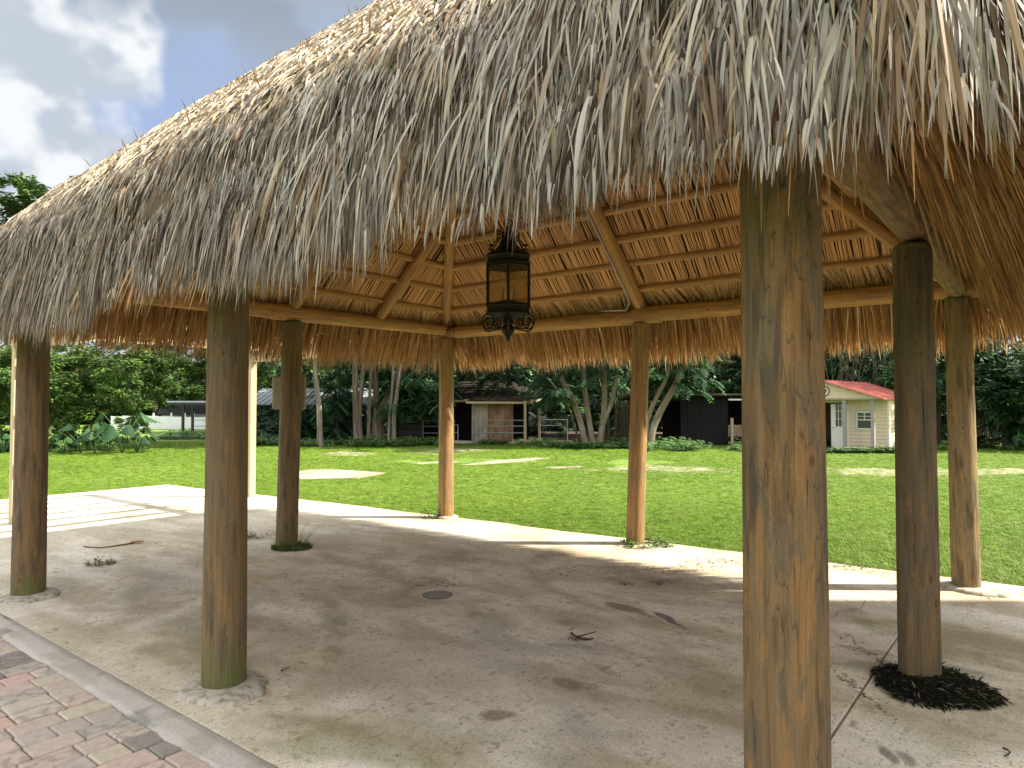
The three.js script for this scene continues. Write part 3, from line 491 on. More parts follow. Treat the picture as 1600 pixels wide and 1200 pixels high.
// ------------------------------------------------------------------ foliage helpers
const leafA = new THREE.MeshPhysicalMaterial({ vertexColors: true, roughness: .55, side: THREE.DoubleSide, transmission: .35, thickness: 0, specularIntensity: .4 });
const leafB = new THREE.MeshStandardMaterial({ vertexColors: true, roughness: .6, side: THREE.DoubleSide });
function barkMat(c, seed, streak = .5) { const m = tex(256, 512, (i, j) => { const a = i / 256 * 2 * Math.PI, ca = Math.cos(a), sa = Math.sin(a), y = j / 512 * 4; const g = n3(ca * 6 + seed, sa * 6, y * 2.2), f = n3(ca * 16 + seed, sa * 16, y * 7), p = fbm3(ca * 1.6 + seed, sa * 1.6, y * 1.4, 3); let k = .55 + .5 * g + .4 * (f - .5); let q = c.map(v => v * k); q = mix3(q, [.42, .40, .36], sst(.55, .68, p) * streak); q = mix3(q, [.05, .045, .035], sst(.62, .75, n3(ca * 9 + seed + 5, sa * 9, y * 1.1)) * .6); return q; }); m.repeat.set(1, .25); const b = tex(128, 256, (i, j) => { const a = i / 128 * 2 * Math.PI, y = j / 256 * 4; const v = n3(Math.cos(a) * 9, Math.sin(a) * 9, y * 3 + seed); return [v, v, v]; }, false); b.repeat.set(1, .25); return new THREE.MeshStandardMaterial({ map: m, bumpMap: b, bumpScale: .02, roughness: .95 }); }
const barkGrey = barkMat([.20, .165, .125], 3, .5), barkBrown = barkMat([.105, .073, .05], 9, .2), barkTan = barkMat([.21, .16, .10], 15, .3), barkDark = barkMat([.07, .058, .045], 19, .1);
// bent tapering trunk through points
function limbGeo(pts, r0, r1, seed = 1, radial = 12) {
  const c = new THREE.CatmullRomCurve3(pts.map(p => new THREE.Vector3(...p))), len = c.getLength(), n = Math.max(5, Math.ceil(len / .3)), fr = c.computeFrenetFrames(n), P = [], U = [], I = [];
  for (let k = 0; k <= n; k++) { const t = k / n, q = c.getPointAt(t), r = mix(r0, r1, t) * (1 + .6 * Math.max(0, .06 - t) / .06 * .7); for (let i = 0; i <= radial; i++) { const a = i / radial * 2 * Math.PI, rr = r * (1 + .22 * (n3(Math.cos(a) * 1.5 + seed, Math.sin(a) * 1.5, t * len * .9 + seed) - .5)); const v = q.clone().addScaledVector(fr.normals[k], Math.cos(a) * rr).addScaledVector(fr.binormals[k], Math.sin(a) * rr); P.push(v.x, v.y, v.z); U.push(i / radial, t * len); } }
  const w = radial + 1; for (let k = 0; k < n; k++) for (let i = 0; i < radial; i++) { const q = k * w + i; I.push(q, q + 1, q + w, q + 1, q + w + 1, q + w); }
  const g = new THREE.BufferGeometry(); g.setAttribute('position', new THREE.Float32BufferAttribute(P, 3)); g.setAttribute('uv', new THREE.Float32BufferAttribute(U, 2)); g.setIndex(I); g.computeVertexNormals(); return g;
}
// one folded leaf
function leaf1(mb, p, d, s, L, w, c) { const n = cross(d, s); const m = [p[0] + d[0] * L * .45, p[1] + d[1] * L * .45, p[2] + d[2] * L * .45]; const k = w * .5, f = w * .16; const a = mb.v(...p, c), b = mb.v(m[0] + s[0] * k + n[0] * f, m[1] + s[1] * k + n[1] * f, m[2] + s[2] * k + n[2] * f, c), e = mb.v(m[0] - s[0] * k + n[0] * f, m[1] - s[1] * k + n[1] * f, m[2] - s[2] * k + n[2] * f, c), t = mb.v(p[0] + d[0] * L, p[1] + d[1] * L - L * .1, p[2] + d[2] * L, c); mb.t(a, b, t); mb.t(a, t, e); }
const rdir = r => { const z = r() * 2 - 1, a = r() * 2 * Math.PI, q = Math.sqrt(1 - z * z); return [q * Math.cos(a), z, q * Math.sin(a)]; };
// leaves in uneven clumps: [x, y, z, radius, flatten]
function crownGeo(seed, clumps, per, Lf, wf, pal) {
  const r = rng(seed), mb = new MB();
  for (const [cx, cy, cz, R, fl = .75] of clumps) {
    const subs = []; const ns = Math.max(5, Math.round(R * 7)); for (let i = 0; i < ns; i++) { const d = rdir(r), q = R * (.45 + .6 * Math.pow(r(), .7)); subs.push([cx + d[0] * q, cy + d[1] * q * fl, cz + d[2] * q, R * (.2 + .22 * r()), .75 + .5 * r()]); }
    const n = Math.round(per * R * R);
    for (let i = 0; i < n; i++) { const [sx, sy, sz, sr, br] = subs[Math.floor(r() * ns)]; const d = rdir(r), q = sr * Math.pow(r(), .4); const p = [sx + d[0] * q, sy + d[1] * q * .7, sz + d[2] * q]; const o = norm([p[0] - cx + (r() - .5) * R, (p[1] - cy) * .5 - .25 * R * r(), p[2] - cz + (r() - .5) * R]); const up = norm([(r() - .5) * 1.2, 1, (r() - .5) * 1.2]); const s = norm(cross(o, up)); leaf1(mb, p, o, s, Lf * (.6 + .7 * r()), wf * (.6 + .7 * r()), tint(pal[Math.floor(r() * pal.length)], r, .22).map(v => v * br)); }
  }
  return mb.geo();
}
// feathery fronds with paired oblong leaflets
function frondGeo(seed, tips, nPer, len, lw, pal) {
  const r = rng(seed), mb = new MB();
  for (const [tx, ty, tz, sp] of tips) for (let i = 0; i < nPer; i++) {
    const a = r() * 2 * Math.PI, el = -.25 + .75 * r(); let d = [Math.cos(a) * Math.cos(el), Math.sin(el), Math.sin(a) * Math.cos(el)]; let p = [tx + (r() - .5) * sp, ty + (r() - .5) * sp * .6, tz + (r() - .5) * sp]; const c = tint(pal[Math.floor(r() * pal.length)], r, .25); const n = 7, L = len * (.7 + .5 * r());
    for (let k = 1; k <= n; k++) { const q = [p[0] + d[0] * L / n, p[1] + d[1] * L / n, p[2] + d[2] * L / n]; const sd = norm(cross(d, [0, 1, 0])); for (const s of [-1, 1]) { const ld = norm([sd[0] * s + d[0] * .5, sd[1] * s + d[1] * .5 - .15, sd[2] * s + d[2] * .5]); leaf1(mb, q, ld, norm(cross(ld, [0, 1, 0])), lw * 2.4 * (1 - Math.abs(k / n - .5) * .6), lw, c); } p = q; d = norm([d[0], d[1] - .18, d[2]]); }
  }
  return mb.geo();
}
const GY = LAWN_Y;
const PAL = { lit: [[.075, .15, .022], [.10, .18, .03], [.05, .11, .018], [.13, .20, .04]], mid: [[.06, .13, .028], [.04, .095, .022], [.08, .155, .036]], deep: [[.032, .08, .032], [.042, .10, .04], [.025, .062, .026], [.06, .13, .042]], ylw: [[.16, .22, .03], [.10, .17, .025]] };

// ------------------------------------------------------------------ grass
{
  const r = rng(51), mb = new MB();
  for (let i = 0; i < 7; i++) { const a = r() * 6.28, q = .04 * r(); strip(mb, [Math.cos(a) * q, 0, Math.sin(a) * q], [Math.cos(a) * .5, 1, Math.sin(a) * .5], [-Math.sin(a), 0, Math.cos(a)], .055 + .04 * r(), .008, 2, 1.0, .4, [1, 1, 1]); }
  const g = mb.geo(); const mat = new THREE.MeshPhysicalMaterial({ vertexColors: true, color: col(1, 1, 1), roughness: .6, side: THREE.DoubleSide, transmission: .45, thickness: 0, specularIntensity: .25 });
  const list = [];
  const bare = (x, d) => { const px = 800 + FPX * x / d, py = HOR + FPX * (CAM_H - LAWN_Y) / d; for (const [bx, by, rx, ry] of BARE) { const q = Math.hypot((px - bx) / rx, (py - by) / ry); if (q < 1.5 - 1.3 * n2(x * .9, d * .7) + .6 * (n2(x * 3, d * 2) - .5)) return true; } return false; };
  var BARE = [[1030, 733, 120, 7], [1400, 738, 170, 7], [700, 705, 70, 5], [540, 709, 40, 4], [740, 721, 110, 3.4], [1560, 735, 60, 5], [980, 722, 60, 4]];
  let tries = 0;
  while (list.length < 330000 && tries++ < 1500000) {
    const d = 5.5 + 26 * Math.pow(r(), 1.75), x = (r() * 2 - 1) * .8 * d; const [lx, lz] = toLocal(x, -d);
    const e = edgeZ(lx) - (lx < LEFTX ? -9 : 0); const inside = lx > LEFTX && lz > edgeZ(lx) + .02; if (inside) continue; if (lx <= LEFTX && lx > LEFTX - .0) continue;
    if (bare(x, d) && r() < .82) continue;
    list.push([x, d, lx > LEFTX ? edgeZ(lx) - lz : 1]);
  }
  const m = new THREE.InstancedMesh(g, mat, list.length), o = new THREE.Object3D(), c = new THREE.Color();
  list.forEach(([x, d, e], i) => { const big = n2(x * .35, d * .35), s = (.6 + .5 * r()) * (1 + .5 * sst(12, 22, d)) * (e < .12 ? .9 : 1); o.position.set(x, LAWN_Y - .004, -d); o.rotation.set((r() - .5) * .5, r() * 6.28, (r() - .5) * .5); o.scale.set(s * .95, s * (.40 + .25 * big) * (1 - .4 * sst(10, 20, d)), s * .95); o.updateMatrix(); m.setMatrixAt(i, o.matrix); const k = .8 + .4 * r(); const q = mix3([.165, .285, .022], [.23, .34, .038], n2(x * .6 + 9, d * .5)); const y = r() < .07 ? [.25, .22, .08] : q; c.setRGB(y[0] * k, y[1] * k, y[2] * k); m.setColorAt(i, c); });
  m.name = 'grass'; m.castShadow = m.receiveShadow = true; m.userData.kind = 'stuff'; tag(m, 'bright green mown grass covering the lawn beyond the concrete slab', 'grass'); scene.add(m);
}
// bare sandy ground, a small pad and strips of old paving in the lawn
{
  const sand = tex(512, 512, (i, j) => { const a = fbm(i * .02, j * .02, 5), b = n2(i * .6, j * .6); let c = mix3([.22, .19, .11], [.36, .315, .21], a); c = mix3(c, [.12, .17, .03], sst(.46, .58, fbm(i * .06 + 50, j * .06, 4)) * .85); return c.map(v => v * (.75 + .5 * b)); }); sand.repeat.set(.25, .25);
  const sandM = new THREE.MeshStandardMaterial({ map: sand, roughness: 1 });
  let k = 0;
  for (const [px, py, rx, ry] of [[1030, 733, 120, 7], [1400, 738, 170, 7], [700, 705, 70, 5], [540, 709, 40, 4], [1560, 735, 60, 5]]) {
    const d = FPX * (CAM_H - GY) / (py - HOR), x0 = X(px, d), N = 90, s = new THREE.Shape();
    for (let i = 0; i < N; i++) { const a = i / N * 2 * Math.PI, q = .55 + .95 * (fbm3(Math.cos(a) * 2.2 + k * 7, Math.sin(a) * 2.2, k, 4)) * 1.0; const ex = rx / FPX * d * q * Math.cos(a), ez = (ry / FPX * d * d / CAM_H) * q * Math.sin(a); i ? s.lineTo(x0 + ex, d + ez) : s.moveTo(x0 + ex, d + ez); }
    const g = new THREE.ShapeGeometry(s); g.rotateX(-Math.PI / 2); g.translate(0, GY + .004 + k * .0006, 0); struct('sandy_ground', g, sandM); k++;
  }
  const con = tex(256, 256, (i, j) => { const a = fbm(i * .02, j * .02, 4), b = n2(i * .6, j * .6); let c = mix3([.29, .25, .19], [.40, .355, .28], a); c = mix3(c, [.33, .20, .12], sst(.5, .62, fbm(i * .018 + 9, j * .02 + 3, 4)) * .7); return c.map(v => v * (.85 + .3 * b)); }); con.repeat.set(.4, .4);
  const pad = (pts, name, h = .03) => { const s = new THREE.Shape(); pts.forEach(([px, py], i) => { const d = FPX * (CAM_H - GY) / (py - HOR); i ? s.lineTo(X(px, d), d) : s.moveTo(X(px, d), d); }); const g = new THREE.ExtrudeGeometry(s, { depth: h, bevelEnabled: false }); g.rotateX(-Math.PI / 2); g.translate(0, GY, 0); struct(name, g, new THREE.MeshStandardMaterial({ map: con, roughness: .9 })); };
  pad([[437, 742], [486, 735], [530, 735], [603, 740], [560, 748], [470, 750], [440, 746]], 'concrete_pad');
  pad([[718, 727], [760, 722], [835, 715.5], [860, 716.5], [800, 722], [740, 727.5]], 'paved_strip', .02); pad([[640, 724.5], [700, 721.5], [720, 721.8], [660, 725.5]], 'paved_strip', .02); pad([[850, 731], [905, 728.5], [912, 730], [865, 732.5]], 'paved_strip', .02);
}

// ------------------------------------------------------------------ lantern
{
  const ld = 6.0, gx = X(794, ld), t = thing('hanging_lantern', 'black wrought iron lantern with amber glass hanging from the thatch ridge', 'lantern', [gx, 0, -ld], 0);
  const iron = std([.028, .022, .018], .5, { metalness: .6 }), iron2 = std([.045, .035, .027], .6, { metalness: .4 });
  const R = .205, rot = .39 + Math.PI / 3 + .12; const hexP = (rad, y, k) => [Math.cos(rot + k * Math.PI / 3) * rad, y, Math.sin(rot + k * Math.PI / 3) * rad];
  const links = []; for (let i = 0; i < 42; i++) { const g = new THREE.TorusGeometry(.020, .0042, 5, 10); g.scale(.7, 1.25, 1); if (i % 2) g.rotateY(Math.PI / 2); g.translate(0, 3.255 + i * .043, 0); links.push(g); } add('chain', merge(links), iron, t, 'stuff');
  const ring = new THREE.TorusGeometry(.036, .008, 8, 20); ring.translate(0, 3.195, 0); add('hanging_ring', ring, iron, t);
  const lathe = (pts, seg = 6) => { const g = new THREE.LatheGeometry(pts.map(([a, b]) => new THREE.Vector2(a, b)), seg, 0); g.rotateY(-rot + Math.PI / 2); return g; };
  add('cap', merge([lathe([[.0, 3.165], [.022, 3.16], [.03, 3.13], [.055, 3.115], [.062, 3.08], [.05, 3.055], [.066, 3.04]], 16), lathe([[.066, 3.045], [.085, 3.0], [.125, 2.955], [.185, 2.925], [.2, 2.905]]), lathe([[.2, 2.905], [.218, 2.90], [.218, 2.885], [.205, 2.88], [.205, 2.835], [.218, 2.83], [.218, 2.815], [.19, 2.81]])]), iron, t);
  const bars = []; for (let k = 0; k < 6; k++) bars.push(logGeo(hexP(R, 2.44, k), hexP(R, 2.82, k), .012, .012, 1, 8, 0));
  for (const y of [2.805, 2.47]) for (let k = 0; k < 6; k++) bars.push(logGeo(hexP(R - .004, y, k), hexP(R - .004, y, k + 1), .010, .010, 1, 6, 0)); add('frame', merge(bars), iron, t);
  const gl = new THREE.MeshPhysicalMaterial({ color: col(.90, .85, .72), roughness: .2, transmission: 1, thickness: 0, side: THREE.DoubleSide });
  for (let k = 0; k < 6; k++) { const a = hexP(R - .008, 0, k), b = hexP(R - .008, 0, k + 1); const w = Math.hypot(a[0] - b[0], a[2] - b[2]) - .02; const g = new THREE.BoxGeometry(w, .32, .004); g.rotateY(-Math.atan2(b[2] - a[2], b[0] - a[0])); g.translate((a[0] + b[0]) / 2, 2.637, (a[2] + b[2]) / 2); add('glass_pane', g, gl, t); }
  const can = []; for (const [x, z] of [[.05, .04], [-.05, .03], [0, -.05]]) { const g = new THREE.CylinderGeometry(.014, .014, .11, 10); g.translate(x, 2.56, z); can.push(g); } add('candle', merge(can), std([.6, .55, .42], .6), t); const hold = [new THREE.CylinderGeometry(.09, .02, .03, 12)]; hold[0].translate(0, 2.49, 0); add('candle_tray', merge(hold), iron2, t);
  add('base_band', merge([lathe([[.19, 2.47], [.215, 2.465], [.215, 2.455], [.207, 2.45], [.207, 2.405], [.217, 2.40], [.217, 2.385], [.1, 2.36], [.05, 2.33]])]), iron, t);
  const holes = []; for (let k = 0; k < 6; k++) for (let i = 1; i < 14; i++) { const a = hexP(.2085, 2.428, k), b = hexP(.2085, 2.428, k + 1), f = i / 14; const g = new THREE.SphereGeometry(.006, 6, 4); g.translate(mix(a[0], b[0], f), 2.428, mix(a[2], b[2], f)); holes.push(g); } add('rivets', merge(holes), iron2, t, 'stuff');
  for (let k = 0; k < 6; k++) { // scrolls below, and small ones on the crown
    const a = rot + k * Math.PI / 3; const curl = (r0, y0, sz, turns, dir, th) => { const pts = []; for (let i = 0; i <= 26; i++) { const f = i / 26, an = dir * f * turns * 2 * Math.PI - Math.PI / 2, q = sz * (1 - .78 * f); pts.push(new THREE.Vector3(Math.cos(a) * (r0 + q * Math.cos(an)), y0 + q * Math.sin(an), Math.sin(a) * (r0 + q * Math.cos(an)))); } return new THREE.TubeGeometry(new THREE.CatmullRomCurve3(pts), 40, th, 6); };
    add('scroll', merge([curl(.19, 2.325, .075, 1.5, 1, .0075), curl(.12, 2.315, .05, 1.4, -1, .0065), logGeo([Math.cos(a) * .2, 2.255, Math.sin(a) * .2], [Math.cos(a) * .04, 2.275, Math.sin(a) * .04], .007, .007, 1, 6, 0)]), iron, t);
    const c1 = curl(.075, 3.085, .042, 1.4, 1, .006); const lf = new THREE.SphereGeometry(.02, 8, 6); lf.scale(1.5, .5, .8); lf.rotateY(-a); lf.translate(Math.cos(a) * .17, 2.98, Math.sin(a) * .17); add('crown_scroll', merge([c1, lf, logGeo([Math.cos(a) * .1, 3.05, Math.sin(a) * .1], [Math.cos(a) * .2, 2.93, Math.sin(a) * .2], .006, .006, 1, 6, 0)]), iron, t);
  }
  add('finial', lathe([[.04, 2.345], [.055, 2.32], [.035, 2.30], [.05, 2.285], [.058, 2.25], [.04, 2.215], [.018, 2.19], [.022, 2.18], [.008, 2.165], [0, 2.15]], 16), iron, t);
}
// box fixed behind a post
{
  const [wx, wz] = toWorld(-HL - .16, -.05); const t = thing('utility_box', 'grey metal box fixed to the back of the slim inner left post', 'box', [X(452, 8.15), 1.75, -8.15], -.12);
  const steel = std([.25, .205, .135], .65); add('shell', box(.40, .40, .09, 0, 0, 0, .03), steel, t); add('back_plate', box(.36, .36, .012, 0, 0, -.052, .004), std([.12, .11, .09], .6), t); add('bracket', box(.1, .05, .05, .06, .12, .06, .008), std([.08, .075, .065], .6), t);
}
// ------------------------------------------------------------------ pergola to the left
{
  const wood = (() => { const m = tex(256, 512, (i, j) => { const g = n2(i * .35, j * .02), f = n2(i * .9, j * .06), k = .78 + .3 * g + .2 * (f - .5); return [.50 * k, .385 * k, .235 * k]; }); return new THREE.MeshStandardMaterial({ map: m, roughness: .8 }); })();
  const [jx, jz] = [X(393.5, 12.16), -12.16], [lx, lz] = toLocal(jx, jz); const [ox, oz] = [jx, jz];
  const t = thing('pergola', 'pale timber pergola with open slats over the slab left of the hut', 'pergola', [ox, 0, oz], PHI);
  for (const [x, z] of [[0, 0], [0, 3.5]]) add('post', box(.115, 2.4, .115, x, 1.2, z, .006), wood, t);
  for (const z of [0, 3.5]) add('beam', box(3.85, .19, .09, 1.8, 2.455, z, .005), wood, t);
  for (let i = 0; i < 7; i++) add('slat', box(.05, .14, 4.1, -.02 + i * .61, 2.62, 1.75, .004), wood, t);
}

// ------------------------------------------------------------------ house to the right of the frame (throws the shade over the right of the slab)
{
  const x0 = 6.2, z0 = -5.45, h = thing('house', 'two storey cream house standing to the right of the hut', 'house', [x0 + 5, 0, z0 + 6.5]);
  const st = std([.62, .56, .45], .9); const g = (w, hh, d, x, y, z) => shift(box(w, hh, d, x, y, z), { position: { x: x0 + 5, y: 0, z: z0 + 6.5 } });
  add('wall', g(10, 6.7, 13, x0 + 5, 3.35 + GY, z0 + 6.5), st, h);
  const rs = new THREE.Shape(); rs.moveTo(-5.0, 0); rs.lineTo(5.6, 0); rs.lineTo(5.6, .14); rs.lineTo(0, 2.2); rs.lineTo(-5.0, .14); const rg = new THREE.ExtrudeGeometry(rs, { depth: 13, bevelEnabled: false }); rg.translate(0, 6.7 + GY, -6.5); add('roof', rg, std([.20, .12, .09], .9), h);
  for (const z of [-3.5, 0, 3.5]) for (const y of [1.5, 4]) { const w = add('window', shift(box(.06, 1.3, 1.3, x0 - .01, y, z0 + 6.5 + z), { position: { x: x0 + 5, y: 0, z: z0 + 6.5 } }), std([.85, .85, .83], .5), h); add('pane', shift(box(.02, 1.12, 1.12, x0 - .045, y, z0 + 6.5 + z), { position: { x: x0 + 5, y: 0, z: z0 + 6.5 } }), std([.05, .06, .07], .08), w); }
}

// ------------------------------------------------------------------ garden shed
{
  const d0 = 25.4, gx = X(1287, d0), t = thing('garden_shed', 'small cream clapboard shed with red metal roof and half open white door', 'shed', [gx, GY, -d0], PHI - .16);
  const k = 1.03, wHalf = 1.95 * k, eave = 1.86, peak = 2.52, dep = 3.9, porch = .62; // local: x right, z towards us; gable front at z = 0
  const cream = (() => { const m = tex(256, 256, (i, j) => { const a = fbm(i * .03, j * .05, 4), b = n2(i * .7, j * .7); let c = mix3([.58, .465, .32], [.70, .575, .42], a); c = mix3(c, [.42, .28, .14], sst(.66, .8, fbm(i * .05 + 7, j * .012, 4)) * .6); return c.map(v => v * (.9 + .2 * b)); }); return new THREE.MeshStandardMaterial({ map: m, roughness: .75 }); })();
  const white = std([.70, .66, .58], .6), greyP = std([.30, .265, .25], .7), dark = std([.012, .012, .012], .8), glass = std([.03, .035, .035], .12), red = std([.42, .135, .105], .6);
  const board = (w, x, y, z, ry = 0, h = .125) => { const s = new THREE.Shape(); s.moveTo(0, 0); s.lineTo(.028, .004); s.lineTo(.008, h + .012); s.lineTo(0, h + .012); const g = new THREE.ExtrudeGeometry(s, { depth: w, bevelEnabled: false }); g.rotateY(-Math.PI / 2); g.translate(w / 2, 0, 0); g.rotateY(0); const q = new THREE.Group(); g.rotateY(ry); g.translate(x, y, z); return g; };
  const zw = -porch; // front wall plane
  const core = [box(2 * wHalf - .06, eave, .04, 0, eave / 2, zw - .03), box(.04, eave, dep - porch, wHalf - .05, eave / 2, zw - (dep - porch) / 2), box(.04, eave, dep - porch, -wHalf + .05, eave / 2, zw - (dep - porch) / 2), box(2 * wHalf - .06, eave, .04, 0, eave / 2, -dep)];
  // opening beside the door is left dark: cut wall into pieces round it
  core[0] = merge([box(wHalf - .62, eave, .04, (wHalf + .62) / 2 - .02, eave / 2, zw - .03), box(wHalf - .5, eave, .04, -(wHalf + .5) / 2, eave / 2, zw - .03), box(1.14, .12, .04, .06, eave - .06, zw - .03)]);
  add('wall', merge(core), cream, t);
  add('interior_floor', box(2 * wHalf - .1, .05, dep - porch, 0, .02, zw - (dep - porch) / 2), std([.05, .045, .04], .9), t);
  // clapboards, front right of the door, and right side
  for (let i = 0; i < 14; i++) { const y = .06 + i * .128; const wx0 = .64, wx1 = wHalf; const win = y > .78 && y < 1.42; if (win) { add('board', board(.26, wx0 + .13, y, zw), cream, t); add('board', board(wx1 - 1.5, (wx1 + 1.5) / 2, y, zw), cream, t); } else add('board', board(wx1 - wx0, (wx0 + wx1) / 2, y, zw), cream, t); add('board', board(dep - porch, wHalf - .03, y, zw - (dep - porch) / 2, Math.PI / 2), cream, t); }
  for (let i = 0; i < 5; i++) { const y = eave + .05 + i * .115, w = 2 * wHalf * (1 - (y + .1 - eave) / (peak - eave)); if (w > .2) add('board', board(w, 0, y, 0), cream, t); }
  const gs = new THREE.Shape(); gs.moveTo(-wHalf, eave); gs.lineTo(wHalf, eave); gs.lineTo(0, peak); const gg = new THREE.ExtrudeGeometry(gs, { depth: .04, bevelEnabled: false }); gg.translate(0, 0, -.05); add('gable', gg, cream, t);
  add('porch_ceiling', box(2 * wHalf, .03, porch, 0, eave - .0, -porch / 2), greyP, t);
  const dr = new THREE.Group(); // door, ajar
  const door = add('door', box(.62, 1.66, .04, .31, .86, 0, .006), white, t); door.position.set(.02, 0, zw + .05); door.rotation.y = .12;
  for (let a = 0; a < 3; a++) for (let b = 0; b < 3; b++) add('pane', box(.085, .27, .012, .21 + a * .11, 1.0 + b * .29, .019), glass, door); add('handle', box(.03, .03, .05, .08, .82, .04, .008), dark, door);
  for (const x of [.70, 1.66]) add('porch_post', box(.115, eave, .115, x, eave / 2, -.09), greyP, t); for (const x of [-.7, -1.66]) add('porch_post', box(.115, eave, .115, x, eave / 2, -.09), greyP, t);
  const win = (x, y, w, h, z, ry) => { const f = add('window', merge([box(w, .045, .05, 0, h / 2, 0), box(w, .045, .05, 0, -h / 2, 0), box(.045, h, .05, -w / 2, 0, 0), box(.045, h, .05, w / 2, 0, 0), box(w, .035, .05, 0, .02, .004), box(.025, h / 2, .04, 0, h / 4, 0), box(w, .02, .03, 0, h / 4, 0)]), white, t); f.position.set(x, y, z); f.rotation.y = ry; add('pane', box(w - .03, h - .03, .01, 0, 0, -.012), glass, f); };
  win(1.2, 1.1, .52, .6, zw + .035, 0); win(wHalf - .0, 1.1, .45, .6, zw - 1.5, Math.PI / 2); add('corner_trim', box(.07, eave, .07, wHalf - .02, eave / 2, zw - .01), white, t);
  // metal roof in ribbed sheets
  for (const s of [-1, 1]) { const run = wHalf + .12, ang = Math.atan2(peak - eave, wHalf), len = run / Math.cos(ang); const parts = [box(len, .03, dep + .3, len / 2, 0, -dep / 2 + .05)]; for (let i = 0; i <= 10; i++) parts.push(box(len, .03, .035, len / 2, .028, .12 - i * (dep + .1) / 10)); const g = merge(parts); g.rotateZ(-ang); if (s < 0) g.rotateY(0), g.scale(-1, 1, 1), g.index || g.attributes.position; g.translate(0, peak + .035, 0); const ro = add('roof_sheet', g, new THREE.MeshStandardMaterial({ color: red.color, roughness: .6, side: THREE.DoubleSide }), t); }
  // round emblem on the gable: dark ring with a prancing shape and small bars
  const em = new THREE.Group(); const ring = new THREE.TorusGeometry(.165, .016, 8, 32); ring.translate(.05, 2.16, .05); const e = add('emblem', ring, dark, t);
  const disc = new THREE.CylinderGeometry(.16, .16, .012, 32); disc.rotateX(Math.PI / 2); disc.translate(.05, 2.16, .036); add('disc', disc, white, e);
  add('figure', merge([logGeo([-.03, 2.14, .05], [.10, 2.19, .05], .022, .026, 1, 8, 0), logGeo([.09, 2.19, .05], [.13, 2.25, .05], .016, .012, 1, 6, 0), logGeo([-.03, 2.14, .05], [-.07, 2.06, .05], .012, .008, 1, 6, 0), logGeo([.0, 2.15, .05], [.02, 2.05, .05], .012, .008, 1, 6, 0), logGeo([.1, 2.18, .05], [.15, 2.12, .05], .011, .007, 1, 6, 0), logGeo([.08, 2.17, .05], [.10, 2.08, .05], .011, .007, 1, 6, 0)]), dark, e);
}

